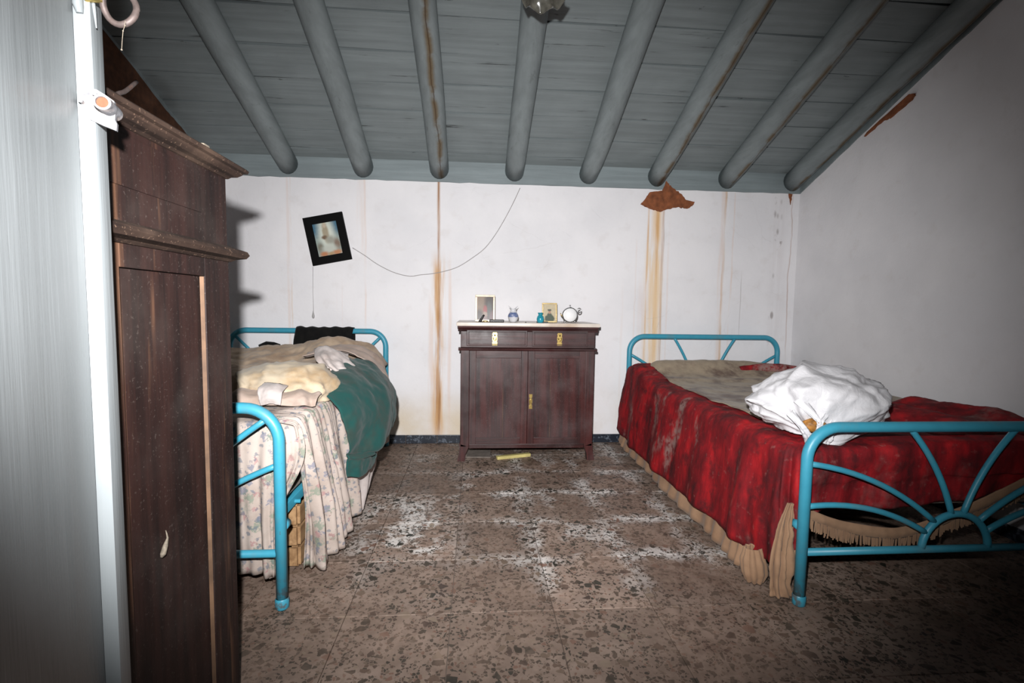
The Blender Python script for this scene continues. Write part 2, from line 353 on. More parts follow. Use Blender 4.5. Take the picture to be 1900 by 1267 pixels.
M['photo_a'] = mat_print('family_snapshot', (0.182, 0.121, 0.077), [
    (.045, .0, .05, .2, (0.030, 0.017, 0.012), .3), (.028, -.01, .017, .055, (0.055, 0.061, 0.055), .4), (.0, -.01, .014, .03, (0.248, 0.033, 0.033), .4),
    (.0, -.045, .016, .02, (0.275, 0.198, 0.154), .4), (-.045, -.05, .03, .04, (0.033, 0.019, 0.014), .5), (.05, -.06, .02, .04, (0.121, 0.072, 0.077), .5), (.0, -.08, .018, .025, (0.165, 0.110, 0.110), .5)])
M['photo_b'] = mat_print('soldier_snapshot', (.47, .40, .27), [
    (.0, -.044, .035, .030, (.055, .075, .05), .15), (.0, -.02, .018, .018, (.06, .08, .055), .3), (.0, .004, .0095, .013, (.38, .22, .15), .2), (.0, .018, .014, .008, (.08, .085, .065), .25)])

# ------------------------------------------------------------------ mesh helpers
def link(name, me, mat, parent=None, smooth=False):
    o = bpy.data.objects.new(name, me); COL.objects.link(o)
    if mat is not None and not me.materials: me.materials.append(M[mat] if isinstance(mat, str) else mat)
    if smooth:
        me.polygons.foreach_set('use_smooth', [True]*len(me.polygons))
    if parent: o.parent = parent
    return o
class B:
    """collects shapes for one mesh"""
    def __init__(s): s.v = []; s.f = []
    def add(s, v, f):
        k = len(s.v); s.v += [tuple(x) for x in v]; s.f += [tuple(i+k for i in q) for q in f]; return s
    def box(s, x0, x1, y0, y1, z0, z1, bev=0.0, mat=None):
        bm = bmesh.new(); bmesh.ops.create_cube(bm, size=1)
        for v in bm.verts: v.co = Vector(((x0+x1)/2+v.co.x*(x1-x0), (y0+y1)/2+v.co.y*(y1-y0), (z0+z1)/2+v.co.z*(z1-z0)))
        if bev: bmesh.ops.bevel(bm, geom=bm.edges[:], offset=bev, segments=2, affect='EDGES', profile=.6)
        bm.verts.ensure_lookup_table()
        vv = [v.co.copy() for v in bm.verts]; ff = [[v.index for v in f.verts] for f in bm.faces]; bm.free()
        if mat is not None: vv = [mat @ v for v in vv]
        return s.add(vv, ff)
    def tube(s, pts, r, seg=10, caps=True, closed=False):
        P = [Vector(p) for p in pts]; n = len(P); rr = r if hasattr(r, '__len__') else [r]*n
        vs_, fs = [], []; up = None
        for i in range(n):
            a = P[(i-1) % n] if (closed or i > 0) else P[i]; b = P[(i+1) % n] if (closed or i < n-1) else P[i]
            t = (b-a).normalized()
            if up is None: up = Vector((0, 0, 1)) if abs(t.z) < .9 else Vector((1, 0, 0))
            u = (up - t*up.dot(t)).normalized(); w_ = t.cross(u); up = u
            for k in range(seg):
                an = 2*math.pi*k/seg; vs_.append(P[i] + (u*math.cos(an) + w_*math.sin(an))*rr[i])
        m = n if closed else n-1
        for i in range(m):
            j = (i+1) % n
            for k in range(seg):
                l = (k+1) % seg; fs.append((i*seg+k, i*seg+l, j*seg+l, j*seg+k))
        if caps and not closed:
            fs.append(tuple(range(seg-1, -1, -1))); fs.append(tuple((n-1)*seg+k for k in range(seg)))
        return s.add(vs_, fs)
    def lathe(s, prof, seg=24, axis='z', c=(0, 0, 0)):
        vs_, fs = [], []; n = len(prof)
        for (r, h) in prof:
            for k in range(seg):
                a = 2*math.pi*k/seg; x, y = r*math.cos(a), r*math.sin(a)
                v = {'z': (x, y, h), 'y': (x, h, y), 'x': (h, x, y)}[axis]
                vs_.append((v[0]+c[0], v[1]+c[1], v[2]+c[2]))
        for i in range(n-1):
            for k in range(seg):
                l = (k+1) % seg; q = (i*seg+k, i*seg+l, (i+1)*seg+l, (i+1)*seg+k)
                fs.append(q if axis != 'y' else q[::-1])
        return s.add(vs_, fs)
    def prism(s, poly, a, b, axis='y'):
        n = len(poly); vs_ = []
        for h in (a, b):
            for (u, v) in poly: vs_.append({'y': (u, h, v), 'z': (u, v, h), 'x': (h, u, v)}[axis])
        fs = [tuple(range(n)), tuple(range(2*n-1, n-1, -1))] + [(i, i+n, (i+1) % n+n, (i+1) % n) for i in range(n)]
        return s.add(vs_, fs)
    def build(s, name, mat, parent=None, smooth=False, origin=None, fix=True):
        me = bpy.data.meshes.new(name); vv = s.v
        if origin is not None: vv = [(x-origin[0], y-origin[1], z-origin[2]) for x, y, z in vv]
        me.from_pydata(vv, [], s.f); me.update()
        if fix:
            bm = bmesh.new(); bm.from_mesh(me); bmesh.ops.recalc_face_normals(bm, faces=bm.faces[:]); bm.to_mesh(me); bm.free()
        o = link(name, me, mat, parent, smooth)
        if origin is not None: o.location = origin
        return o
def tag(o, label=None, cat=None, group=None, kind=None):
    if label: o['label'] = label
    if cat: o['category'] = cat
    if group: o['group'] = group
    if kind: o['kind'] = kind
    return o
def empty(name, loc=(0, 0, 0)):
    o = bpy.data.objects.new(name, None); COL.objects.link(o); o.location = loc; o.empty_display_size = .1; return o
def sub(parent, o):
    """parent keeping the world place"""
    o.parent = parent
    loc = Vector((0, 0, 0)); p = parent
    while p: loc += p.location; p = p.parent
    o.location = o.location - loc
    return o
def smooth_angle(o, deg=40):
    me = o.data; me.polygons.foreach_set('use_smooth', [True]*len(me.polygons))
    bm = bmesh.new(); bm.from_mesh(me)
    for e in bm.edges:
        if len(e.link_faces) == 2 and e.calc_face_angle(0) > math.radians(deg): e.smooth = False
    bm.to_mesh(me); bm.free(); return o

def crom(pts, n):
    """Catmull-Rom resample of a polyline of nD points"""
    P = np.asarray(pts, float); k = len(P)
    if k == 2:
        t = np.linspace(0, 1, n)[:, None]; return P[0]*(1-t)+P[1]*t
    E_ = np.vstack([2*P[0]-P[1], P, 2*P[-1]-P[-2]]); out = []
    for s_ in np.linspace(0, k-1, n):
        i = min(int(s_), k-2); t = s_-i; p0, p1, p2, p3 = E_[i], E_[i+1], E_[i+2], E_[i+3]
        out.append(.5*((2*p1)+(-p0+p2)*t+(2*p0-5*p1+4*p2-p3)*t*t+(-p0+3*p1-3*p2+p3)*t**3))
    return np.array(out)
def fbm(p, oct=4):
    return mnoise.fractal(Vector(p), 1.0, 2.0, oct)
def grid_normals(G):
    du = np.gradient(G, axis=0); dv = np.gradient(G, axis=1); n = np.cross(du, dv)
    return n/(np.linalg.norm(n, axis=2, keepdims=True)+1e-9)
def cloth(name, rows, nu, nv, mat, parent=None, disp=None, thick=.004, flip=False, noise=(.006, 9), subsurf=False, mask=None, zmin=None):
    """a cloth lofted through rows of guide points, then folded by disp(u, v, P) along its normal"""
    R_ = np.array([crom(r, nv) for r in rows]); G = np.stack([crom(R_[:, j], nu) for j in range(nv)], axis=1)
    N = grid_normals(G)
    if flip: N = -N
    D = np.zeros((nu, nv))
    for i in range(nu):
        for j in range(nv):
            p = G[i, j]; d = 0.0
            if disp: d += disp(i/(nu-1), j/(nv-1), p)
            if noise: d += noise[0]*fbm((p[0]*noise[1], p[1]*noise[1], p[2]*noise[1]), 4)
            D[i, j] = d
    G = G + N*D[..., None]
    if zmin is not None: G[..., 2] = np.maximum(G[..., 2], zmin)
    return grid_mesh(name, G, mat, parent, thick, mask)
def grid_mesh(name, G, mat, parent=None, thick=.004, mask=None):
    nu, nv = G.shape[:2]
    fs = []
    for i in range(nu-1):
        for j in range(nv-1):
            if mask and not mask(i/(nu-2), j/(nv-2)): continue
            fs.append((i*nv+j, (i+1)*nv+j, (i+1)*nv+j+1, i*nv+j+1))
    me = bpy.data.meshes.new(name); me.from_pydata(G.reshape(-1, 3).tolist(), [], fs); me.update()
    bm = bmesh.new(); bm.from_mesh(me); bmesh.ops.delete(bm, geom=[v for v in bm.verts if not v.link_faces], context='VERTS'); bm.to_mesh(me); bm.free()
    o = link(name, me, mat, parent, True)
    if thick:
        s_ = o.modifiers.new('thickness', 'SOLIDIFY'); s_.thickness = thick; s_.offset = 0
    return o
def sg(x, a, b):
    t = min(1, max(0, (x-a)/(b-a))); return t*t*(3-2*t)
def bumpg(x, y, cx, cy_, rx, ry): return math.exp(-((x-cx)/rx)**2-((y-cy_)/ry)**2)

# ================================================================== THE ROOM
XL, XR, YB, YF = -1.97, 2.55, 3.757, -1.0
ZW, Z0, SL = 1.986, 2.13, .40            # painted band foot, plank plane at the back wall, roof slope
def roof(y): return Z0 + SL*(YB-y)
# walls (slabs with thickness)
o = B().box(XL-.2, XR+.2, YB, YB+.2, -.05, 2.6).build('wall_back', 'wall_back'); tag(o, 'white plaster back wall streaked with rust-brown water stains', kind='structure'); wall_back = o
def side_wall(name, x0, x1, label):
    poly = [(YB+.2, -.05), (YF-.2, -.05), (YF-.2, roof(YF-.2)+.1), (YB+.2, roof(YB+.2)+.1)]
    return tag(B().prism(poly, x0, x1, 'x').build(name, 'wall'), label, kind='structure')
wall_left = side_wall('wall_left', XL-.2, XL, 'dim white plaster wall on the left behind the wardrobe')
wall_right = side_wall('wall_right', XR, XR+.2, 'plain white plaster wall running beside the red bed')

# floor: mortar bed plus terrazzo tiles
floor = tag(B().box(XL-.2, XR+.2, YF-.2, YB+.2, -.06, -.006).build('floor', 'mortar'), 'dirty terrazzo tile floor with white salt patches', kind='structure')
tile_cache = {}
def tile_mesh(wx, wy):
    k = (round(wx, 3), round(wy, 3))
    if k not in tile_cache:
        b = .0012; a, c = wx/2, wy/2
        v = [(-a, -c, -.014), (a, -c, -.014), (a, c, -.014), (-a, c, -.014), (-a, -c, -b), (a, -c, -b), (a, c, -b), (-a, c, -b),
             (-a+b, -c+b, 0), (a-b, -c+b, 0), (a-b, c-b, 0), (-a+b, c-b, 0)]
        f = [(0, 3, 2, 1), (8, 9, 10, 11)] + [(i, (i+1) % 4, (i+1) % 4+4, i+4) for i in range(4)] + [(i+4, (i+1) % 4+4, (i+1) % 4+8, i+8) for i in range(4)]
        me = bpy.data.meshes.new('tile'); me.from_pydata(v, [], f); me.materials.append(M['terrazzo']); tile_cache[k] = me
    return tile_cache[k]
T = .36; gx, gy = -.0769, 1.634
ix0 = math.floor((XL-gx)/T); ix1 = math.ceil((XR-gx)/T); iy0 = math.floor((-.2-gy)/T); iy1 = math.ceil((YB-gy)/T)
for i in range(ix0, ix1):
    for j in range(iy0, iy1):
        a, b = max(gx+i*T, XL), min(gx+(i+1)*T, XR); c, d = max(gy+j*T, YF), min(gy+(j+1)*T, YB)
        if b-a < .03 or d-c < .03: continue
        o = bpy.data.objects.new('tile', tile_mesh(b-a-.002, d-c-.002)); COL.objects.link(o); o.parent = floor
        o.location = ((a+b)/2, (c+d)/2, random.uniform(-.0008, .0004))
        o.rotation_euler = (random.uniform(-.0012, .0012), random.uniform(-.0012, .0012), 0)

# ceiling: dark backing, planks, round rafters
bk = [(YB+.2, roof(YB+.2)+.05), (YF-.2, roof(YF-.2)+.05), (YF-.2, roof(YF-.2)+.12), (YB+.2, roof(YB+.2)+.12)]
ceiling = tag(B().prism(bk, XL-.2, XR+.2, 'x').build('ceiling', 'void'), 'sloping grey-painted plank ceiling on round rafters', kind='structure')
RX = [-1.92, -1.373, -.833, -.277, .281, .845, 1.385, 1.945, 2.475]
rows = [3.757, 3.665, 3.485, 3.29, 3.085, 2.88, 2.665, 2.46, 2.25, 2.04, 1.83, 1.62, 1.4, 1.18, .96, .74, .5, .25, 0, -.3, -.65, -1.0]
bays = [XL] + RX[1:-1] + [XR]
ang = math.atan(SL)
for bi in range(len(bays)-1):
    for ri in range(len(rows)-1):
        ya, yb = rows[ri], rows[ri+1]
        if yb < 1.0 and ri % 1: continue
        xa, xb = bays[bi], bays[bi+1]; xm, ym = (xa+xb)/2, (ya+yb)/2
        L = (ya-yb)/math.cos(ang); hw = L/2-.0045; hl = (xb-xa)/2-.001
        t1, t2 = random.uniform(-.006, .006), random.uniform(-.006, .006)
        v = []
        for z in (.0, .02):
            for (sx, sy_) in ((-1, -1), (1, -1), (1, 1), (-1, 1)):
                v.append((sx*hl, sy_*(hw-(.0 if sy_ > 0 else 0)) + (t1 if sx < 0 else t2), z))
        me = bpy.data.meshes.new('plank'); me.from_pydata(v, [], [(0, 3, 2, 1), (4, 5, 6, 7), (0, 1, 5, 4), (1, 2, 6, 5), (2, 3, 7, 6), (3, 0, 4, 7)])
        o = link('plank', me, 'plank', ceiling); o.location = (xm, ym, roof(ym)+random.uniform(0, .006))
        o.rotation_euler = (-ang + random.uniform(-.006, .006), random.uniform(-.004, .004), 0)
for i, x in enumerate(RX):
    if i == 0: continue
    r = .072 + random.uniform(-.004, .004); n = 30; L0, L1 = YB-.004, YF; pts, rad = [], []
    ox, oz = random.uniform(-9, 9), random.uniform(-9, 9)
    bm_ = B(); seg = 18; vs_, fs = [], []
    for k in range(n+1):
        y = L0+(L1-L0)*(k/n); cx = .010*mnoise.noise((ox, y*1.3, 0)); rr = r*(1+.05*mnoise.noise((ox, y*1.9, 4))+.0*k)
        zc = -.052 + .006*mnoise.noise((oz, y*1.5, 2))
        for s_ in range(seg):
            a = 2*math.pi*s_/seg; q = rr*(1+.03*mnoise.noise((math.cos(a)*1.2+ox, y*1.2, math.sin(a)*1.2)))
            vs_.append((cx+q*math.cos(a), (y-YB), roof(y)-roof(YB)+zc+q*math.sin(a)/math.cos(ang)))
    for k in range(n):
        for s_ in range(seg):
            l = (s_+1) % seg; fs.append((k*seg+s_, k*seg+l, (k+1)*seg+l, (k+1)*seg+s_))
    fs.append(tuple(range(seg))); fs.append(tuple(n*seg+s_ for s_ in range(seg)))
    bm_.add(vs_, fs); o = bm_.build('rafter', 'rafter_ochre' if i in (3, 6, 7, 8) else 'rafter', ceiling, True)
    o.location = (x, YB, roof(YB))
# painted bands under the planks
def jagged(n, amp, seed): return [amp*mnoise.noise((seed, k*.9, 0)) for k in range(n)]
jj = jagged(60, .006, 3.0)
poly = [(XL+(XR-XL)*k/59, ZW+jj[k]) for k in range(60)] + [(XR, 2.16), (XL, 2.16)]
tag(B().prism(poly, YB-.010, YB+.01).build('trim_1', 'band'), 'grey-painted band along the top of the back wall', kind='structure')
jj = jagged(60, .008, 8.0)
poly = [(YB-.01-(YB-YF-.01)*k/59, roof(YB-.01-(YB-YF-.01)*k/59)-.145+.03*min(1, k/20)+jj[k]) for k in range(60)] + [(YF, roof(YF)+.02), (YB-.01, roof(YB-.01)+.02)]
tag(B().prism(poly, XR-.008, XR+.01, 'x').build('trim_2', 'band'), 'grey-painted sloping band on the right wall under the planks', kind='structure')
poly = [(YB-.01-(YB-YF-.01)*k/59, roof(YB-.01-(YB-YF-.01)*k/59)-.06+jj[k]) for k in range(60)] + [(YF, roof(YF)+.02), (YB-.01, roof(YB-.01)+.02)]
tag(B().prism(poly, XL-.01, XL+.008, 'x').build('trim_3', 'band'), 'grey-painted sloping band on the left wall under the planks', kind='structure')
# bare adobe where plaster has fallen off
def patch(pts, y, th, name='bare_adobe_patch', axis='y', sub_=6, seed=1.0, parent=None, label=None, mat='adobe'):
    P = []
    n = len(pts)
    for i in range(n):
        a, b = pts[i], pts[(i+1) % n]
        for k in range(sub_):
            t = k/sub_; P.append((a[0]+(b[0]-a[0])*t+.008*mnoise.noise((i*3+k*.9, seed, 0)), a[1]+(b[1]-a[1])*t+.008*mnoise.noise((i*3+k*.9, seed, 5))))
    o = B().prism(P, y, y+th, axis).build(name, mat, parent)
    if label: o['label'] = label
    return o
patch([(1.261, 1.869), (1.29, 1.90), (1.331, 1.961), (1.43, 1.975), (1.455, 2.05), (1.50, 2.005), (1.58, 1.955), (1.62, 1.91), (1.69, 1.898), (1.675, 1.87), (1.636, 1.845), (1.56, 1.855), (1.47, 1.835), (1.422, 1.815), (1.34, 1.835)],
      YB-.013, .014, parent=wall_back, label='rust-orange patch of bare adobe under a rafter')
patch([(2.455, 1.985), (2.485, 1.985), (2.475, 1.90)], YB-.006, .01, parent=wall_back, seed=4.0, label='small orange wedge of bare adobe by the corner')
patch([(3.10, 2.235), (3.12, 2.215), (2.98, 2.265), (2.93, 2.26), (2.78, 2.31), (2.76, 2.34), (2.80, 2.35)], XR-.014, .016, axis='x', parent=wall_right, seed=7.0, label='brown patch of broken plaster edge on the sloping band')
patch([(1.6, 2.9), (1.6, 1.5), (2.3, 1.45), (2.9, 1.6), (3.2, 1.75), (3.4, 2.0), (3.55, 2.08), (3.62, 2.17), (3.45, 2.23), (3.30, 2.28), (3.0, 2.41), (2.5, 2.60), (2.0, 2.80)], XL-.004, .016, axis='x', parent=wall_left, seed=9.0, label='brown patch of bare adobe high on the left wall, darkened with painted shade', mat='adobe_shaded')
# baseboards of small dark tiles
bb = tag(B().box(XL, XR, YB-.006, YB, 0, .062).build('baseboard_back', 'mortar'), 'dark blue speckled tile skirting along the back wall', kind='structure')
x = XL
while x < XR-.02:
    x2 = min(x+.24, XR); B().box(x+.0015, x2-.0015, YB-.015, YB-.004, .001, .066, .002).build('tile', 'basetile', bb); x = x2
bb = tag(B().box(XR-.006, XR, .6, YB-.02, 0, .062).build('baseboard_right', 'mortar'), 'dark tile skirting along the right wall beyond the bed foot', kind='structure')
y = .6
while y < YB-.05:
    y2 = min(y+.24, YB-.02); B().box(XR-.015, XR-.004, y+.0015, y2-.0015, .001, .066, .002).build('tile', 'basetile', bb); y = y2

# ================================================================== DOOR LEAF at the left edge
DX = -.555
door = empty('door_1', (DX, .74, 0)); tag(door, 'grey-painted wooden door leaf at the far left edge', kind='structure'); door.rotation_euler = (0, 0, math.radians(18))
def dpart(b, name, mat, parent=door, smooth=False):
    o = b.build(name, mat); o.parent = parent
    base = Vector((DX, .74, 0)); o.location = -base if parent is door else Vector((0, 0, 0))
    if smooth: smooth_angle(o)
    return o
# face of the leaf with its grain relief
ny, nz = 26, 90; G = np.zeros((ny, nz, 3))
for i in range(ny):
    for j in range(nz):
        yy = .12+(.743-.12)*i/(ny-1); zz = .02+2.1*j/(nz-1)
        rel = .0016*mnoise.noise((yy*40, 0, zz*1.4)) + .0022*max(0, mnoise.noise((yy*16+3, 2, zz*2.0))-.2)
        G[i, j] = (DX+rel, yy, zz)
lf = grid_mesh('leaf_face', G, 'door', None, 0); lf.parent = door; lf.location = (-DX, -.74, 0)
dpart(B().box(DX-.05, DX-.03, .12, .80, .02, 2.12), 'leaf_body', 'door'); dpart(B().box(DX-.03, DX-.001, .12, .7425, .02, 2.12), 'leaf_board', 'door')
dpart(B().box(DX-.03, DX+.0175, .7515, .795, .02, 2.12, .002), 'cover_strip', 'strip', smooth=True)
# bolt keeper: nailed plate with a short barrel
kp = dpart(B().prism([(DX+.016+a, b) for a, b in [(-.012, 1.340), (-.010, 1.355), (-.003, 1.366), (.006, 1.366), (.016, 1.360), (.026, 1.353), (.027, 1.340), (.026, 1.327), (.028, 1.322), (.027, 1.312), (.012, 1.317), (-.002, 1.323)]], .746, .752, 'y'), 'bolt_keeper', 'whitepaint', smooth=False)
kb = B().lathe([(.0105, 0), (.0105, .046)], 18, 'y', (DX+.035, .722, 1.342)).lathe([(.0075, .046), (.0075, .0)], 18, 'y', (DX+.035, .722, 1.342)).lathe([(.0075, .0), (.0105, 0)], 18, 'y', (DX+.035, .722, 1.342))
b2 = dpart(kb, 'barrel', 'whitepaint', kp, True)
dpart(B().lathe([(.0, .0), (.0077, .0), (.0077, .05), (.0, .05)], 16, 'y', (DX+.035, .726, 1.342)), 'rusty_bolt', 'rustpipe', kp, True)
for (nx_, nz_) in ((.006, 1.345), (.022, 1.357)):
    dpart(B().lathe([(0, 0), (.0028, .0), (.0022, .008)], 8, 'y', (DX+nx_, .738, nz_)), 'nail', 'whitepaint', kp, True)
# ring pull with its collar, and the end of a painted bar above the strip
ringpts = [(DX+.052+.0195*math.cos(a), .750+.004*math.sin(a*2), 1.486+.0245*math.sin(a)) for a in np.linspace(0, 2*math.pi, 28)[:-1]]
rg = dpart(B().tube(ringpts, .0043, 10, closed=True), 'ring_pull', 'rust', smooth=True)
dpart(B().tube([(DX+.014, .752, 1.492), (DX+.022, .748, 1.491), (DX+.034, .748, 1.490)], [.0075, .0065, .0055], 12), 'collar', 'brass', rg, True)
dpart(B().tube([(DX+.004, .748, 1.62), (DX+.006, .745, 1.475), (DX+.007, .747, 1.466)], [.0062, .0062, .004], 12), 'bolt_bar', 'strip', door, True)
dpart(B().tube([(DX+.019, .756, 1.50), (DX+.0205, .757, 1.475), (DX+.021, .760, 1.455)], [.0022, .002, .0008], 8), 'bent_wire', 'strip', door, True)
# cobweb strand with dust beads below the ring
cw = [(DX+.063, .750, 1.459), (DX+.0625, .750, 1.453), (DX+.059, .751, 1.446), (DX+.0565, .752, 1.432), (DX+.0555, .752, 1.421)]
o = B().tube(cw, .00035, 5)
for k, r in ((1, .0012), (2, .001), (4, .0013)): o.lathe([(0, -r), (r*.8, -r*.5), (r, 0), (r*.8, r*.5), (0, r)], 8, 'z', cw[k])
tag(o.build('cobweb_strand', 'pale'), 'thin dusty cobweb strand hanging from the iron ring', 'cobweb')
o = B().lathe([(0, -.006), (.0025, -.003), (.0033, 0), (.0026, .004), (0, .006)], 10, 'z')
o = o.build('insect_cocoon', 'raw_edge', smooth=True); o.location = (DX+.0045, .709, .776); o.rotation_euler = (.9, 0, 0)
tag(o, 'tiny orange-brown insect cocoon stuck on the grey door', 'cocoon')

# ================================================================== WARDROBE
wd = empty('wardrobe', (-.86, 1.06, 0)); tag(wd, 'tall dark wooden wardrobe with dusty cornice beside the grey door', 'wardrobe')
def wpart(b, name, mat, sm=False, par=None):
    o = b.build(name, mat); sub(par or wd, o); return smooth_angle(o) if sm else o
W0, W1, WY0, WY1 = -1.10, -.62, .83, 1.285
wpart(B().box(W0, W1-.02, WY0, WY1-.012, .06, 1.38), 'carcass', 'wardrobe')
# side frame toward the room: stiles, rails, recessed panel
wpart(B().box(W1-.022, W1, 1.176, WY1, .0, 1.20, .002), 'stile', 'wardrobe')
wpart(B().box(W1-.022, W1, WY0, .905, .0, 1.20, .002), 'stile', 'wardrobe')
wpart(B().box(W1-.022, W1, .905, 1.176, 1.128, 1.20, .002), 'rail', 'wardrobe')
wpart(B().box(W1-.022, W1, .905, 1.176, .03, .13, .002), 'rail', 'wardrobe')
wpart(B().box(W1-.020, W1-.009, .905, 1.176, .13, 1.128), 'panel', 'wardrobe')
wpart(B().prism([(W1-.010, 1.168), (W1-.002, 1.1775), (W1-.0005, 1.1765), (W1-.0005, 1.1785), (W1-.010, 1.1785)], .14, 1.127, 'z'), 'worn_bead', 'raw_edge')
# frieze
wpart(B().box(W1-.022, W1-.001, WY0, WY1-.002, 1.205, 1.376, .002), 'frieze_frame', 'wardrobe')
wpart(B().box(W1-.004, W1+.0015, WY0+.05, 1.165, 1.27, 1.362, .0012), 'frieze_panel', 'wardrobe')
# mouldings run round the side and front
def mould(prof, name, mat):
    # prof: (out, z) outward from the wardrobe faces; path: back edge of side -> corner -> along the front
    b = B(); n = len(prof); vs_ = []
    for (ou, z) in prof: vs_.append((W1+ou, WY0, z))
    for (ou, z) in prof: vs_.append((W1+ou, WY1+ou, z))
    for (ou, z) in prof: vs_.append((W0-ou, WY1+ou, z))
    for (ou, z) in prof: vs_.append((W0-ou, WY0, z))
    fs = []
    for s_ in range(3):
        for i in range(n-1): fs.append((s_*n+i, (s_+1)*n+i, (s_+1)*n+i+1, s_*n+i+1))
    fs += [(i, n+i, 2*n+i, 3*n+i) for i in (0, n-1)]
    fs += [tuple(range(n)), tuple(range(3*n, 4*n))]
    return wpart(b.add(vs_, fs), name, mat)
mould([(-.01, 1.168), (.004, 1.170), (.012, 1.176), (.030, 1.180), (.036, 1.189), (.032, 1.198), (.014, 1.204), (.004, 1.208), (-.01, 1.208)], 'waist_moulding', 'wardrobe_trim')
mould([(-.01, 1.372), (.003, 1.374), (.008, 1.379), (.018, 1.382), (.026, 1.389), (.028, 1.393), (.036, 1.395), (.038, 1.402), (.034, 1.406), (-.02, 1.406)], 'cornice', 'wardrobe_trim')
wpart(B().box(W0, W1, WY0, WY1, 1.398, 1.405), 'top_board', 'wardrobe')
for k in (0, 1):
    xa = W0+.02+k*.225
    d_ = wpart(B().box(xa, xa+.22, WY1-.014, WY1+.004, .12, 1.15, .003), 'door', 'wardrobe')
    o = B().lathe([(0, .022), (.010, .018), (.012, .010), (.006, .004), (.006, 0)], 14, 'y', (xa+(.195 if k == 0 else .025), WY1+.004, .68)).build('knob', 'brass')
    o.parent = d_; o.location = Vector((0, 0, 0))
for (lx, ly) in ((W0+.03, WY0+.03), (W0+.03, WY1-.03), (W1-.05, WY1-.045), (W1-.05, WY0+.03)):
    wpart(B().box(lx-.02, lx+.02, ly-.02, ly+.02, 0, .07, .003), 'foot', 'wardrobe')
# things lying on the wardrobe and stuck to it
hk = [(-.80, 1.02, 1.414), (-.77, 1.06, 1.420), (-.75, 1.09, 1.455), (-.75, 1.107, 1.495), (-.75, 1.135, 1.515), (-.752, 1.175, 1.552)]
tag(B().tube(crom(hk, 18).tolist(), [.006-.002*k/17 for k in range(18)], 9).build('bent_stick', 'rust', smooth=True), 'pale bent stick poking up from the wardrobe top', 'stick')
tag(B().box(-.72, -.595, 1.14, 1.165, 1.4065, 1.416, .003).build('wood_offcut', 'pale'), 'flat pale piece of wood lying on the wardrobe cornice', 'wood')
cc = B().tube([(W1-.006, 1.012, .604), (W1-.003, 1.010, .597), (W1-.003, 1.012, .588), (W1-.003, 1.004, .575), (W1-.003, .996, .562), (W1-.004, .992, .557)], [.0008, .0014, .002, .0048, .0055, .002], 9)
tag(cc.build('dry_chrysalis', 'pale', smooth=True), 'dry curled leaf-like chrysalis stuck on the wardrobe panel', 'chrysalis')

# ================================================================== SIDEBOARD CABINET
CX0, CX1, CY0, CY1 = -.10, .82, 3.30, 3.72
cb = empty('cabinet', (.36, 3.5, 0)); tag(cb, 'dark reddish wooden sideboard with marble top against the back wall', 'cabinet')
def cpart(b, name, mat, sm=False, par=None):
    o = b.build(name, mat); sub(par or cb, o); return smooth_angle(o) if sm else o
cpart(B().box(CX0+.015, CX1-.015, CY0+.02, CY1, .10, .925), 'carcass', 'cab')
for (xa, xb) in ((CX0, CX0+.06), (CX1-.06, CX1)):
    cpart(B().box(xa, xb, CY0, CY0+.05, .10, .775, .004), 'stile', 'cab')
cpart(B().box(CX0+.06, CX1-.06, CY0+.004, CY0+.03, .088, .118, .003), 'rail', 'cab_h')
cpart(B().prism([(CY0-.014, .767), (CY0-.018, .773), (CY0-.014, .782), (CY0+.02, .786), (CY0+.02, .762)], CX0-.015, CX1+.015, 'x'), 'moulding', 'cab_h')
cpart(B().box(CX0+.0, CX1-.0, CY0, CY0+.03, .786, .918, .003), 'drawer_frame', 'cab_h')
cpart(B().prism([(CY0+.0, .895), (CY0-.008, .91), (CY0-.02, .922), (CY0-.022, .932), (CY0+.05, .932), (CY0+.05, .895)], CX0-.018, CX1+.018, 'x'), 'cove_moulding', 'cab_h')
cpart(B().box(CX0-.028, CX1+.028, CY0-.03, CY1+.02, .932, .957, .005), 'marble_top', 'marble', True)
for k, (xa, xb, hx) in enumerate(((-.06, .352, .13), (.385, .77, .573))):
    d_ = cpart(B().box(xa, xb, CY0-.006, CY0+.01, .797, .905, .003), 'drawer', 'cab_h')
    f_ = B()
    for (a, b, c, d) in ((xa+.012, xb-.012, .805, .812), (xa+.012, xb-.012, .890, .897), (xa+.012, xa+.019, .812, .890), (xb-.019, xb-.012, .812, .890)):
        f_.box(a, b, CY0-.011, CY0-.005, c, d, .002)
    o = f_.build('bead', 'cab_h'); o.parent = d_; o.location = Vector((0, 0, 0))
    # brass escutcheon plate: stepped outline
    hw = .017; pl = [(hx-hw, .803), (hx+hw, .803), (hx+hw, .822), (hx+hw*.8, .83), (hx+hw, .838), (hx+hw, .862), (hx+hw*.8, .87), (hx+hw, .878), (hx+hw*.7, .893), (hx-hw*.7, .893), (hx-hw, .878), (hx-hw*.8, .87), (hx-hw, .862), (hx-hw, .838), (hx-hw*.8, .83), (hx-hw, .822)]
    o = B().prism(pl, CY0-.0095, CY0-.006).lathe([(0, -.012), (.006, -.009), (.004, 0)], 10, 'y', (hx, CY0-.008, .872)).build('handle_plate', 'brass'); o.parent = d_; o.location = Vector((0, 0, 0))
    q = B().tube([(hx-.011, CY0-.012, .856), (hx-.009, CY0-.018, .842), (hx, CY0-.020, .836), (hx+.009, CY0-.018, .842), (hx+.011, CY0-.012, .856)], .0026, 8).build('bail_pull', 'brass', smooth=True); q.parent = d_; q.location = Vector((0, 0, 0))
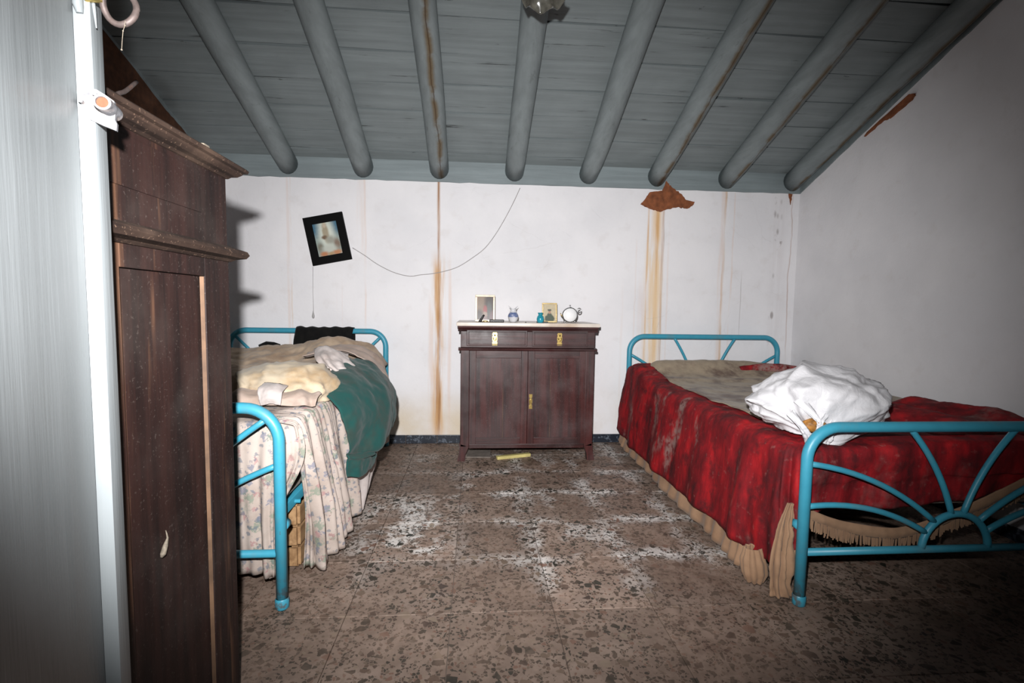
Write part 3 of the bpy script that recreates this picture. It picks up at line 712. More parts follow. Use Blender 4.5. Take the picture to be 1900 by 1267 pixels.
for k, (xa, xb) in enumerate(((-.04, .358), (.36, .76))):
    d_ = cpart(B().box(xa, xb, CY0+.004, CY0+.022, .12, .765), 'door', 'cab')
    def dp(b, n, m):
        o = b.build(n, m); o.parent = d_; o.location = Vector((0, 0, 0)); return o
    st = .045
    dp(B().box(xa, xa+st, CY0-.006, CY0+.006, .12, .765, .002), 'door_stile', 'cab'); dp(B().box(xb-st, xb, CY0-.006, CY0+.006, .12, .765, .002), 'door_stile', 'cab')
    dp(B().box(xa+st, xb-st, CY0-.006, CY0+.006, .12, .165, .002), 'door_rail', 'cab_h'); dp(B().box(xa+st, xb-st, CY0-.006, CY0+.006, .715, .765, .002), 'door_rail', 'cab_h')
    cut = xa+st+(xb-st-xa-st)*(.60 if k == 0 else .36)
    dp(B().box(xa+st, cut-.0012, CY0+.001, CY0+.006, .165, .715), 'panel_board', 'cab'); dp(B().box(cut+.0012, xb-st, CY0+.002, CY0+.006, .165, .715), 'panel_board', 'cab')
    dp(B().box(cut-.0012, cut+.0012, CY0+.0005, CY0+.005, .165, .55 if k == 0 else .6), 'split_edge', 'raw_edge')
    if k == 1:
        dp(B().prism([(.370, .367), (.392, .367), (.392, .39), (.388, .40), (.392, .41), (.392, .43), (.388, .44), (.392, .45), (.392, .468), (.370, .468), (.370, .45), (.374, .44), (.370, .43), (.370, .41), (.374, .40), (.370, .39)], CY0-.010, CY0-.006).box(.377, .385, CY0-.016, CY0-.009, .40, .435, .002), 'lock_plate', 'brass')
# bracket feet, the front ones flaring out
for (sx, x0) in ((-1, CX0), (1, CX1)):
    for yf in (CY0, CY1-.05):
        pr = [(x0-sx*.06, .10), (x0, .12), (x0+sx*.004, .08), (x0+sx*.008, .045), (x0+sx*.016, .015), (x0+sx*.018, 0), (x0-sx*.034, 0), (x0-sx*.038, .05), (x0-sx*.055, .09)]
        cpart(B().prism(pr, yf, yf+.05), 'foot', 'cab')
TOP = .957
# things on the marble
def frame(name, x, y, w_, h, th, border, mat, photo, lean, label, cat='photo frame', rz=0, z=TOP, strut=True):
    e = empty(name, (x, y, z)); tag(e, label, cat); e.rotation_euler = (lean, 0, rz)
    for n, (a, b, c, d) in (('top_rail', (-w_/2, w_/2, h-border, h)), ('bottom_rail', (-w_/2, w_/2, 0, border)), ('side_rail', (-w_/2, -w_/2+border, border, h-border)), ('side_rail', (w_/2-border, w_/2, border, h-border))):
        B().box(a, b, -th/2, th/2, c, d, .0015).build(n, mat, e)
    o = B().box(-w_/2+border, w_/2-border, -.001, .003, -(h/2)+border, h/2-border).build('photograph', photo, e); o.location = (0, 0, h/2)
    if strut: B().prism([(.0, .7*h), (.055, .001), (.049, .001), (.0, .6*h)], -.006, .006, 'x').build('strut', 'blackplastic', e)
    return e
frame('photo_frame', .066, 3.47, .14, .19, .012, .014, 'silverframe', 'photo_a', -.12, 'taller pale metal photo frame at the left end of the sideboard')
frame('photo_frame', .528, 3.47, .108, .14, .012, .010, 'goldframe', 'photo_b', -.12, 'small gilt photo frame with a portrait in green uniform')
# small dark figurine with a pale base before the tall frame
fg = empty('figurine', (.047, 3.40, TOP)); tag(fg, 'small dark leaning figurine in front of the taller photo frame', 'figurine')
B().tube([(-.020, 0, .0), (-.012, 0, .012), (-.004, 0, .028), (.004, 0, .042), (.012, 0, .050)], [.012, .009, .0065, .006, .004], 10).build('body', 'blackplastic', fg, True)
B().lathe([(0, 0), (.020, 0), (.020, .006), (.014, .010), (0, .010)], 16, 'z', (.02, .0, 0)).build('base', 'goldframe', fg, True)
tag(B().box(.094, .196, 3.36, 3.41, TOP, TOP+.018, .006).build('black_case', 'blackplastic', smooth=False), 'flat black case lying on the marble beside the tall frame', 'case')
tag(B().box(.425, .505, 3.385, 3.41, TOP, TOP+.008, .002).build('dark_comb', 'blackplastic'), 'thin dark comb lying before the gilt photo frame', 'comb')
# painted jug with two-horned lip
jg = empty('glass_vase', (.262, 3.42, TOP)); tag(jg, 'small pale vase with blue band and two-horned lip', 'vase')
B().lathe([(0, .001), (.018, .0), (.024, .004), (.034, .022), (.037, .038)], 24).build('lower_body', 'vasewhite', jg, True)
B().lathe([(.0372, .036), (.036, .048), (.030, .060), (.024, .068)], 24).build('painted_band', 'vaseblue', jg, True)
G = np.zeros((33, 7, 3))
for i in range(33):
    a = 2*math.pi*i/32
    for j in range(7):
        t = j/6; horn = abs(math.cos(a))**3
        r = .024-.010*math.sin(t*2.2)+.008*t*t+.009*horn*t**2; G[i, j] = (r*math.cos(a), r*math.sin(a)*.8, .068+t*(.026+.020*horn))
grid_mesh('neck', G, 'vasewhite', jg, .002)
vz = empty('turquoise_vase', (.448, 3.37, TOP)); tag(vz, 'little turquoise glazed vase left of the gilt frame', 'vase')
B().lathe([(0, .001), (.018, 0), (.024, .012), (.026, .026), (.022, .042), (.015, .052), (.0145, .058)], 24).build('body', 'turq', vz, True)
B().lathe([(.0145, .058), (.018, .066), (.0185, .070), (.014, .070), (.011, .058)], 24).build('rim', 'turq', vz, True)
# alarm clock
ck = empty('alarm_clock', (.665, 3.42, TOP)); tag(ck, 'round white-faced alarm clock at the right end of the sideboard', 'clock')
B().lathe([(0, -.014), (.048, -.014), (.0485, -.012)], 32, 'y', (0, 0, .056)).build('dial', 'clockwhite', ck, True)
B().lathe([(.047, -.016), (.0525, -.015), (.053, .018), (.044, .026), (0, .028)], 32, 'y', (0, 0, .056)).build('case', 'steel', ck, True)
for s_ in (-1, 1): B().tube([(s_*.030, 0, .016), (s_*.040, -.004, .0015)], [.005, .0035], 9).build('foot', 'steel', ck, True)
B().lathe([(.004, .106), (.0035, .118), (.006, .120), (.005, .126), (0, .127)], 12).build('knob', 'steel', ck, True)
B().tube([(.066+.013*math.cos(a), .0, .088+.015*math.sin(a)) for a in np.linspace(0, 2*math.pi, 22)[:-1]], .0042, 8, closed=True).build('ring_handle', 'steel', ck, True)
B().tube([(-.052, 0, .045), (-.064, 0, .058), (-.068, 0, .068)], [.005, .004, .003], 8).build('winder', 'goldframe', ck, True)
tag(B().lathe([(0, 0), (.006, 0), (.005, .004), (0, .005)], 10, 'z', (.345, 3.36, TOP)).build('dark_button', 'blackplastic', smooth=True), 'tiny dark button on the marble between the two vases', 'button')
# under the cabinet
o = B().box(-.125, .125, -.016, .016, 0, .022, .002).build('yellow_book', 'yellow'); o.location = (.275, 3.37, .001); o.rotation_euler = (0, 0, .28); tag(o, 'narrow yellow booklet lying on the floor under the sideboard', 'booklet')
o = B().box(-.085, .085, -.09, .09, 0, .008, .002).build('loose_board', 'greycard'); o.location = (.03, 3.46, .001); o.rotation_euler = (0, 0, -.04); tag(o, 'dusty grey board lying flat under the left of the sideboard', 'board')

# ================================================================== WALL THINGS
pic = empty('framed_picture', (-1.098, YB-.001, 1.545)); tag(pic, 'black-framed faded devotional picture hanging askew on the back wall', 'picture')
pic.rotation_euler = (0, -.2, 0)
PW, PH, bd = .288, .352, .056
def pbar(poly, name): return B().prism(poly, -.024, -.002).build(name, 'blackframe', pic)
ow, oh, iw, ih = PW/2, PH/2, PW/2-bd, PH/2-bd
for n, pl in (('frame_top', [(-ow, oh), (ow, oh), (iw, ih), (-iw, ih)]), ('frame_bottom', [(-ow, -oh), (-iw, -ih), (iw, -ih), (ow, -oh)]), ('frame_side', [(-ow, -oh), (-ow, oh), (-iw, ih), (-iw, -ih)]), ('frame_side', [(ow, -oh), (iw, -ih), (iw, ih), (ow, oh)])):
    pbar(pl, n)
B().box(-iw-.004, iw+.004, -.012, -.004, -ih-.004, ih+.004).build('print', 'picture', pic)
# shear of the frame (out of square)
wpts = [(-.92, 1.485), (-.83, 1.43), (-.741, 1.369), (-.62, 1.31), (-.501, 1.283), (-.42, 1.295), (-.34, 1.304), (-.24, 1.325), (-.137, 1.361), (-.03, 1.43), (.066, 1.507), (.15, 1.62), (.227, 1.754), (.285, 1.87), (.326, 1.962)]
tag(B().tube([(x, YB-.004, z) for x, z in crom(wpts, 50)], .0026, 6).build('electric_wire', 'cord_dark', smooth=True), 'thin grey wire looping across the back wall from the picture', 'wire')
sw = empty('pull_switch', (-1.21, YB-.012, .955)); tag(sw, 'thin pull cord with a clear pear-shaped pull below the picture', 'pull cord')
B().tube([(.003, 0, .385), (.0, 0, .2), (.002, 0, .055)], .0016, 6).build('cord', 'cord', sw, True)
B().lathe([(0, .0), (.006, .003), (.010, .016), (.0085, .028), (.004, .048), (.002, .058), (0, .058)], 14).build('pull', 'cord', sw, True)
# glass-shaded ceiling lamp, frilled rim, hanging in front of the middle rafter
lp = empty('ceiling_lamp', (.245, 1.93, 2.235)); tag(lp, 'frilled grey glass lamp hanging below the middle ceiling rafter', 'lamp')
G = np.zeros((65, 12, 3))
for i in range(65):
    a = 2*math.pi*i/64
    for j in range(12):
        t = j/11; r = .022+.060*t**.8; fr = t**3*math.cos(a*6); r += .008*fr
        G[i, j] = (r*math.cos(a), r*math.sin(a), .085*(1-t)**1.5 + .014*fr)
sh = grid_mesh('shade', G, 'lampglass', lp, .004)
B().lathe([(0, .015), (.018, .02), (.026, .04), (.022, .06), (.012, .08), (.012, .10), (0, .10)], 18).build('bulb', 'lampglass', lp, True)
B().lathe([(0, .13), (.020, .13), (.026, .10), (.024, .08), (0, .08)], 18).build('holder', 'blackplastic', lp, True)
B().tube([(0, 0, .13), (0, .02, .4), (.03, .12, roof(2.05)-.01-2.24)], .003, 6).build('flex', 'blackplastic', lp, True)

# ================================================================== BEDS
def bed(name, x0, x1, yf, yh, ztf, zth, label, rays_f, rays_h, bar_f=.2):
    e = empty(name, ((x0+x1)/2, (yf+yh)/2, 0)); tag(e, label, 'bed frame', 'pair of blue tube bed frames')
    def part(b, n, par=None):
        o = b.build(n, 'blue', smooth=True)
        if par is None: sub(e, o)
        else: o.parent = par; o.location = Vector((0, 0, 0))
        return o
    def board(y, zt, bar, kind, fr):
        r, c = .0195, .115; xm = (x0+x1)/2
        pts = [(x0, y, .012), (x0, y, zt-c)] + [(x0+c-c*math.cos(a), y, zt-c+c*math.sin(a)) for a in np.linspace(.12, math.pi/2, 10)] + \
              [(x1-c+c*math.sin(a), y, zt-c+c*math.cos(a)) for a in np.linspace(0, math.pi/2-.12, 10)] + [(x1, y, zt-c), (x1, y, .012)]
        fo = part(B().tube(pts, r, 14), kind+'_tube')
        for xx in (x0, x1): part(B().lathe([(0, 0), (.018, 0), (.023, .006), (.0235, .035), (.0205, .04)], 16, 'z', (xx, y, 0)), 'foot_cap', fo)
        part(B().tube([(x0, y, bar), (x1, y, bar)], .0135, 10), 'crossbar')
        R0 = .132
        part(B().tube([(xm-R0*math.cos(a), y, bar+R0*math.sin(a)) for a in np.linspace(0, math.pi, 22)], .0125, 10), 'arch')
        H = zt-bar
        for s_ in (-1, 1):
            for (a_deg, end, bow) in fr:
                a = math.radians(a_deg); p0 = Vector((xm+s_*R0*math.cos(a), y, bar+R0*math.sin(a)))
                if end[0] == 'post': p2 = Vector((xm+s_*(x1-x0)/2, y, end[1]))
                elif end[0] == 'top': p2 = Vector((xm+s_*end[1], y, zt))
                else: p2 = Vector((xm+s_*((x1-x0)/2-end[1]), y, zt-end[2]))
                mid = (p0+p2)/2; d = (p2-p0); nrm = Vector((-d.z, 0, d.x)).normalized()*(1 if s_ > 0 else -1)
                ctrl = mid + nrm*bow
                pts = [(p0*(1-t)**2+ctrl*2*t*(1-t)+p2*t*t) for t in np.linspace(0, 1, 14)]
                part(B().tube(pts, .0105, 10), 'ray')
    board(yf, ztf, bar_f, 'footboard', rays_f); board(yh, zth, bar_f+.04, 'headboard', rays_h)
    for xx in (x0+.055, x1-.055):
        part(B().box(xx-.014, xx+.014, yf+.11, yh-.02, .268, .308, .003), 'side_rail')
    for xx in (x0, x1): part(B().lathe([(0, -.012), (.018, -.012), (.018, .03), (0, .03)], 12, 'y', (xx, yf+.02, .288)), 'rail_socket')
    part(B().tube([(x0, yh-.03, .288), (x1, yh-.03, .288)], .010, 8), 'end_bar')
    for k in range(5):
        yy = yf+.25+k*(yh-yf-.5)/4; part(B().tube([(x0+.02, yy, .285), (x1-.02, yy, .285)], .008, 8), 'base_bar')
    return e
bed('bed_frame', -1.785, -.668, 1.694, 3.685, .712, .868, 'blue tubular metal bed frame on the left heaped with cream bedding',
    [(20, ('post', .515), .05), (50, ('corner', .035, .035), .03), (80, ('top', .08), .02)], [(15, ('post', .66), .05), (45, ('corner', .035, .04), .03), (80, ('top', .08), .02)])
bed('bed_frame', 1.182, 2.37, 1.62, 3.66, .656, .852, 'blue tubular metal bed frame on the right with a sun-ray footboard',
    [(28, ('post', .366), .085), (50, ('post', .525), .085), (80, ('top', .215), .045)], [(20, ('post', .577), .05), (42, ('post', .716), .06), (75, ('top', .25), .05)], .198)

def slab(name, x0, x1, y0, y1, z0, z1, bev, mat, label, cat, n=0):
    bm = bmesh.new(); bmesh.ops.create_cube(bm, size=1)
    for v in bm.verts: v.co = Vector(((x0+x1)/2+v.co.x*(x1-x0), (y0+y1)/2+v.co.y*(y1-y0), (z0+z1)/2+v.co.z*(z1-z0)))
    bmesh.ops.bevel(bm, geom=bm.edges[:], offset=bev, segments=4, affect='EDGES', profile=.5)
    me = bpy.data.meshes.new(name); bm.to_mesh(me); bm.free()
    return tag(link(name, me, mat, None, True), label, cat)
slab('mattress', 1.20, 2.40, 1.72, 3.58, .31, .555, .05, 'mattress', 'worn mattress on the right bed under the red blanket', 'mattress')
slab('mattress', -1.76, -.70, 1.80, 3.62, .31, .615, .06, 'mattress', 'mattress on the left bed hidden under the bedding', 'mattress')

# ---------------- right bed coverings
def ridge(x): return 1-2*abs(x-math.floor(x+.5))
# red blanket: stations from the head along the left side, round the foot corner, along the foot
st = []
TZ = .572
def prof(px_, py_, nx_, ny_, inn, hem, flare, ztop, mid=.03):
    """inner top, edge, shoulder, drop, hem; (nx,ny) outward"""
    return [(px_-nx_*inn, py_-ny_*inn, ztop+.006), (px_-nx_*inn*.45, py_-ny_*inn*.45, ztop+.004), (px_-nx_*.03, py_-ny_*.03, ztop), (px_+nx_*.012, py_+ny_*.012, ztop-.03),
            (px_+nx_*mid, py_+ny_*mid, ztop-.12), (px_+nx_*(mid+flare*.5), py_+ny_*(mid+flare*.5), (ztop+hem)/2-.03), (px_+nx_*(mid+flare), py_+ny_*(mid+flare), hem)]
EX = 1.165
for (yy, inn, hem, zt) in [(3.60, .12, .15, .635), (3.48, .12, .125, .655), (3.3, .11, .10, .62), (3.1, .13, .09, .585), (2.8, .15, .09, .575), (2.5, .15, .095, .572), (2.2, .15, .105, .572), (2.0, .16, .11, .572), (1.86, .17, .105, .570)]:
    st.append(prof(EX, yy, -1, 0, inn, hem, .045, zt))
for k, (a, hem) in enumerate([(15, .11), (35, .13), (55, .20), (75, .30)]):
    an = math.radians(a); nx_, ny_ = -math.cos(an), -math.sin(an); cx, cy_ = EX+.10, 1.775
    st.append(prof(cx+nx_*.10, cy_+ny_*.10, nx_, ny_, .18+.02*k, hem, [.03, .015, .0, -.02][k], .566, .02))
for (xx, hem, inn) in [(1.34, .325, .40), (1.50, .325, .46), (1.70, .33, .50), (1.90, .355, .52), (2.10, .39, .55), (2.28, .42, .5), (2.41, .44, .4)]:
    st.append(prof(xx, 1.688, 0, -1, inn, hem, -.02, .566+(.02 if xx > 1.6 else 0), .006))
def dred(u, v, p):
    s_ = u*34; amp = .012*sg(v, .35, 1.0)
    d = amp*(math.sin(s_*2.0+2*mnoise.noise((s_*.4, 0, v*2)))+.5*math.sin(s_*3.7+1.3))
    d += .010*fbm((p[0]*6, p[1]*6, p[2]*4), 4)*sg(v, .1, .5)
    fold = math.exp(-((u-.52)/.012)**2)+.8*math.exp(-((u-.575)/.014)**2)-.6*math.exp(-((u-.545)/.012)**2)
    d += .030*fold*sg(v, .3, .8)
    d += .006*fbm((p[0]*14, p[1]*14, 3.0), 3)*(1-sg(v, .25, .4))
    return max(d, -.012)
o = cloth('red_blanket', st, 190, 60, 'red', None, dred, .005, flip=True, noise=(.004, 18))
tag(o, 'stained dark red blanket draped over the side of the right bed', 'blanket')

# tan bedspread beneath: left side drop, its crumpled foot corner, and a sagging fringe
tb = empty('fringed_bedspread', (1.15, 2.6, 0)); tag(tb, 'tan fringed bedspread hanging below the red blanket', 'bedspread')
def tsub(o, par=None): return sub(par or tb, o)
rows_ = []
for (yy, hb) in [(3.63, .045), (3.4, .03), (3.0, .015), (2.6, .012), (2.2, .010), (1.95, .010), (1.80, .012)]:
    w_ = .008*math.sin(yy*9)
    rows_.append([(1.175, yy, .50), (1.168+w_, yy, .35), (1.148+w_, yy, .2), (1.118+w_, yy, .10), (1.098+w_, yy, hb)])
def dtan(u, v, p): return .007*sg(v, .2, 1)*math.sin(u*110+2*mnoise.noise((u*20, v, 0)))+.004*math.sin(u*41)
tsub(cloth('side_drop', rows_, 200, 18, 'tan', None, dtan, .004, noise=(.004, 20)))
# bunched corner hanging behind the leg
rows_ = []
for k, a in enumerate(np.linspace(-1.2, 1.4, 9)):
    r0 = .020; rr = [.010, .026, .042, .048, .046, .050]
    zz = [.36, .30, .22, .14, .06, .012]
    rows_.append([(1.165+rr[i]*math.cos(a+math.pi*.5)*.9-.024*math.sin(i/5*2.4), 1.672-rr[i]*math.sin(a+math.pi*.5)*.5, zz[i]) for i in range(6)])
tsub(cloth('bunched_corner', rows_, 50, 40, 'tan', None, lambda u, v, p: .007*math.sin(u*26+v*3+3*mnoise.noise((u*4, v*2, 0))), .004, noise=(.012, 12)))
rows_ = []
for k, a in enumerate(np.linspace(0, 2*math.pi*.92, 10)):
    rows_.append([(1.092+.030*math.cos(a), 1.775+.024*math.sin(a), .14), (1.095+.042*math.cos(a), 1.77+.036*math.sin(a), .09), (1.100+.046*math.cos(a), 1.765+.038*math.sin(a), .045), (1.100+.030*math.cos(a), 1.763+.026*math.sin(a), .010)])
tsub(cloth('trailing_end', rows_, 50, 24, 'tan', None, lambda u, v, p: .004*math.sin(u*50), .004, noise=(.005, 18)))
vp = [(1.175, .365), (1.26, .315), (1.36, .278), (1.477, .254), (1.588, .241), (1.70, .262), (1.805, .301), (1.913, .342), (2.043, .404), (2.16, .46), (2.28, .50)]
vc = crom(vp, 90)
def yv(t): return 1.668+.012*math.sin(t*math.pi)
rows_ = []
for k in range(0, 90, 6):
    t = k/89; rows_.append([(vc[k][0], yv(t), vc[k][1]+.012), (vc[k][0]+.004, yv(t)-.006, vc[k][1]-.012), (vc[k][0]+.006, yv(t), vc[k][1]-.030)])
vl = tsub(cloth('fringe_band', rows_, 120, 8, 'tan', None, None, .004, noise=(.004, 20)))
fb = B()
for k in range(230):
    t = (k+.5)/230; i = t*89; i0 = int(i); i1 = min(89, i0+1); x_ = vc[i0][0]*(1-i+i0)+vc[i1][0]*(i-i0); z_ = vc[i0][1]*(1-i+i0)+vc[i1][1]*(i-i0)
    ln = random.uniform(.028, .044); dx_ = random.uniform(-.004, .004); wd_ = random.uniform(.0022, .0036); yy = yv(t)+random.uniform(-.004, .004)
    x_ += .006
    fb.add([(x_-wd_, yy-.002, z_-.026), (x_+wd_, yy-.002, z_-.026), (x_+wd_+dx_, yy-.001, z_-.030-ln), (x_-wd_+dx_, yy-.001, z_-.030-ln), (x_, yy+.004, z_-.028), (x_+dx_, yy+.003, z_-.03-ln)],
           [(0, 1, 2, 3), (1, 4, 5, 2), (4, 0, 3, 5), (3, 2, 5), (0, 4, 1)])
tag(sub(tb, fb.build('fringe', 'tan')), kind='stuff')
# grimy sheet on the top, rising over the bolster at the head
G = np.zeros((70, 90, 3))
for i in range(70):
    for j in range(90):
        u, v = i/69, j/89
        yl = 2.05+.05*mnoise.noise((u*5, 0, 0)); x0_ = 1.262+.035*mnoise.noise((v*6, 3, 0))
        if v > .75: x0_ -= .05*sg(v, .75, .95)
        x = x0_+(2.425-x0_)*u; y = yl+.28*sg(u, .35, 1)*0+(3.60-yl)*v
        z = .588+.010*fbm((x*3, y*3, 1), 4)+.004*fbm((x*12, y*12, 2), 3)
        z += .105*math.exp(-((y-3.45)/.13)**2)*(1-.45*sg(x, 1.85, 2.40))*sg(x, 1.15, 1.34) + .016*math.exp(-((y-3.12)/.05)**2)
        z -= .02*sg(u, .96, 1)
        G[i, j] = (x, y, z)
o = grid_mesh('grimy_sheet', G, 'sheet', None, .004); tag(o, 'grimy grey-tan sheet covering the top of the right bed', 'sheet')
bo = B(); n = 26
bo.tube([(1.22+(1.16)*k/(n-1), 3.46+.006*math.sin(k), .600) for k in range(n)], [.058*min(1, .5+.5*math.sin(math.pi*min(1, max(0, .06+k/(n-1)*.88)))**.4) for k in range(n)], 16)
tag(bo.build('bolster_pillow', 'sheet', smooth=True), 'long bolster pillow under the sheet at the head of the right bed', 'pillow')
# rolled edge of the blanket by the wall at the head
rp = [(1.90, 3.36, .640), (2.02, 3.36, .648), (2.15, 3.35, .650), (2.28, 3.33, .640), (2.38, 3.30, .618), (2.44, 3.28, .600)]
rp = crom(rp, 40)
o = B().tube(rp.tolist(), [.020+.014*math.sin(math.pi*min(1, k/36))+.004*mnoise.noise((k*.3, 0, 0)) for k in range(40)], 14).build('rolled_red_cloth', 'red', smooth=True)
tag(o, 'roll of dark red cloth along the head end by the right wall', 'cloth')
# heap of red and tan covers along the wall edge at the foot
G = np.zeros((60, 40, 3))
for i in range(60):
    for j in range(40):
        u, v = i/59, j/39; x = 1.80+.60*v+.02*mnoise.noise((u*6, v*4, 1)); y = 1.74+.72*u-.22*(1-v)*u
        e_ = min(1, 8*u, 8*(1-u), 8*v, 9*(1-v))
        z = .590+e_*(.026+.022*fbm((x*5, y*5, 7), 4)+.022*math.sin(x*17+y*6))
        G[i, j] = (x, y, z)
o = grid_mesh('rumpled_red_cover', G, 'red', None, .004); tag(o, 'rumpled red cover on the foot of the right bed behind the bag', 'cover')

# white plastic bag
bg = empty('plastic_bag', (1.41, 1.87, .585)); tag(bg, 'crumpled white plastic bag on the foot of the right bed', 'bag')
bm = bmesh.new(); bmesh.ops.create_icosphere(bm, subdivisions=6, radius=1)
knot = Vector((-.50, -.80, -.38)).normalized()
t1 = knot.cross(Vector((0, 0, 1))).normalized(); t2 = knot.cross(t1)
for v in bm.verts:
    d = v.co.normalized(); ax = d.dot(knot); ang_ = math.acos(max(-1, min(1, ax)))
    az = math.atan2(d.dot(t2), d.dot(t1)); cre = 0
    for kf, am, ph in ((5, .12, .3), (8, .07, 1.7), (13, .03, 2.6)):
        cre += am*((1-abs(math.sin(az*kf/2+ph+1.3*mnoise.noise((d.x*1.4+kf, d.y*1.4, d.z*1.4)))))**2.2-.25)
    r = .97+cre*math.sin(min(math.pi, ang_*1.02))**.7 + .17*mnoise.noise(d*1.2+Vector((5, 2, 1)))+.05*mnoise.noise(d*2.9+Vector((1, 7, 1)))
    vd = mnoise.voronoi(d*2.6+Vector((2, 2, 2)))[0]; r += .07*(vd[1]-vd[0])-.02
    r -= .10*math.exp(-(ang_/.2)**2)
    z = d.z*r; zz = .112+(.158 if z > 0 else .128)*z
    x = .290*d.x*r; y = .205*d.y*r
    zz -= .075*math.exp(-((x+.12)/.15)**2)*sg(-y, .05, .17)*sg(-z, -.3, .5)
    zz = max(zz, .008 if y > -.15 else -.07)
    v.co = Vector((x, y, zz))
me = bpy.data.meshes.new('bag_body'); bm.to_mesh(me); bm.free(); link('bag_body', me, 'bag', bg, True)
# gathered mouth: two twisted handle strips round a gap that shows brown contents
def ribbon(pts, wds, name, mat, tw=0.0, n=40, nw=7):
    C_ = crom(pts, n); W_ = np.interp(np.linspace(0, 1, n), np.linspace(0, 1, len(wds)), wds); Gr = np.zeros((n, nw, 3))
    for i in range(n):
        a = C_[min(n-1, i+1)]-C_[max(0, i-1)]; a /= np.linalg.norm(a)
        s_ = np.cross(a, (0, -1, 0)); s_ /= np.linalg.norm(s_)+1e-9
        for j in range(nw):
            q = (j/(nw-1)-.5); Gr[i, j] = C_[i]+s_*W_[i]*q*2+np.array((0, -.006*math.cos(q*9+i*.15)-.004*mnoise.noise((i*.3, q*4, 2)), 0))
    return grid_mesh(name, Gr, mat, bg, .0015)
KX, KY, KZ = -.150, -.176, .0
ribbon([(KX-.05, KY+.03, .155), (KX-.012, KY-.006, .10), (KX+.002, KY-.014, .075), (KX+.004, KY-.012, .045), (KX+.0, KY+.004, -.01)], [.022, .014, .009, .010, .014], 'handle_strip', 'bag')
ribbon([(KX+.09, KY+.04, .150), (KX+.045, KY+.0, .105), (KX+.012, KY-.014, .078), (KX+.010, KY-.012, .04), (KX+.016, KY+.002, -.01)], [.024, .014, .008, .009, .012], 'handle_strip', 'bag')
ribbon([(KX-.085, KY+.02, .105), (KX-.060, KY-.002, .065), (KX-.040, KY-.010, .03), (KX-.018, KY-.004, -.01)], [.018, .014, .014, .014], 'handle_strip', 'bag')
ribbon([(KX+.09, KY+.01, .09), (KX+.062, KY-.006, .06), (KX+.050, KY-.010, .02), (KX+.04, KY-.0, -.01)], [.02, .013, .014, .014], 'handle_strip', 'bag')
bm = bmesh.new(); bmesh.ops.create_icosphere(bm, subdivisions=3, radius=1)
for v in bm.verts: v.co = Vector((.046*v.co.x, .022*v.co.y, .026*v.co.z))*(1+.25*mnoise.noise(v.co*2.5)) + Vector((KX+.004, KY+.008, .058))
me = bpy.data.meshes.new('brown_contents'); bm.to_mesh(me); bm.free()
M['contents'] = plain('brown_contents', (.30, .13, .025), .55, var=.6, scale=40)
o = link('brown_contents', me, 'contents', bg, True); o['label'] = 'brown contents showing through the bag mouth'
B().tube([(KX+.024, KY-.016, .040), (KX+.032, KY-.022, .032), (KX+.030, KY-.022, .020), (KX+.020, KY-.016, .012)], .003, 7).build('twist_tie', 'pale', bg, True)

# ---------------- left bed coverings
sp_ = empty('floral_bedspread', (-1.1, 2.4, 0)); tag(sp_, 'pale floral bedspread draped over the foot and side of the left bed', 'bedspread')
# front drop
rows_ = []
for xx in [-1.83, -1.6, -1.4, -1.2, -1.0, -.88, -.78, -.70, -.655, -.612]:
    k = .012*math.sin(xx*19); hem = .05+.03*math.sin(xx*7+1)
    c_ = sg(xx, -.74, -.60)
    xt_ = min(xx, -.70); dz_ = .02*c_
    rows_.append([(xt_, 2.25-.3*c_, .640-dz_), (xt_, 2.0-.1*c_, .642-dz_), (xt_+(xx-xt_)*.4, 1.84, .640-dz_*.6), (xx-.012*c_, 1.785+k*.3, .615), (xx-.004*c_, 1.768+k, .5), (xx-.10*c_, 1.772+k*1.6, .3), (xx-.13*c_, 1.79+k*2, hem)])
def dfr(u, v, p):
    s_ = u*9; return sg(v, .4, 1)*(.012*math.sin(s_*5.0+1.5*mnoise.noise((s_, v*2, 0)))+.008*math.sin(s_*11))
sub(sp_, cloth('foot_drop', rows_, 150, 60, 'floral', None, dfr, .003, flip=True, noise=(.005, 10)))
# side drop with deep folds; the first fold swings out at the corner
rows_ = []
for k, (yy, xt, hx, hem, hy) in enumerate([(1.775, -.640, -.660, .03, 1.885), (1.83, -.650, -.60, .03, 1.905), (1.93, -.655, -.585, .03, 2.0), (2.02, -.652, -.570, .035, 2.08), (2.12, -.650, -.575, .05, 2.18), (2.24, -.650, -.57, .06, 2.30), (2.38, -.650, -.580, .06, 2.42), (2.55, -.650, -.60, .09, 2.58), (2.8, -.652, -.61, .10, 2.8), (3.1, -.655, -.62, .12, 3.1), (3.5, -.66, -.62, .14, 3.5)]):
    rows_.append([(xt-.34, yy+.05, .622), (xt-.16, yy+.03, .634), (xt-.03, yy, .644), (xt+.010, yy, .612), (xt+.020+(hx-xt)*.2, yy+(hy-yy)*.3, .45), (xt+.02+(hx-xt)*.6, yy+(hy-yy)*.65, .24), (hx, hy, hem)])
def dsd(u, v, p):
    s_ = u*(1.0+.0)*44; a = .006+.026*sg(v, .3, 1.0)
    w_ = math.sin(s_+1.2*mnoise.noise((u*14, v*1.5, 3)))
    w2 = math.sin(s_*2.3+1+1.5*mnoise.noise((u*22, v*1.2, 8)))
    pl = .004*math.sin(u*190)*sg(v, .12, .3)*(1-sg(v, .55, .9))*(1-sg(u, .45, .6))
    return a*(.65*w_+.35*w2)*sg(v, .18, .42)+pl
sub(sp_, cloth('side_drop', rows_, 260, 70, 'floral', None, dsd, .003, noise=(.004, 10), zmin=.006))

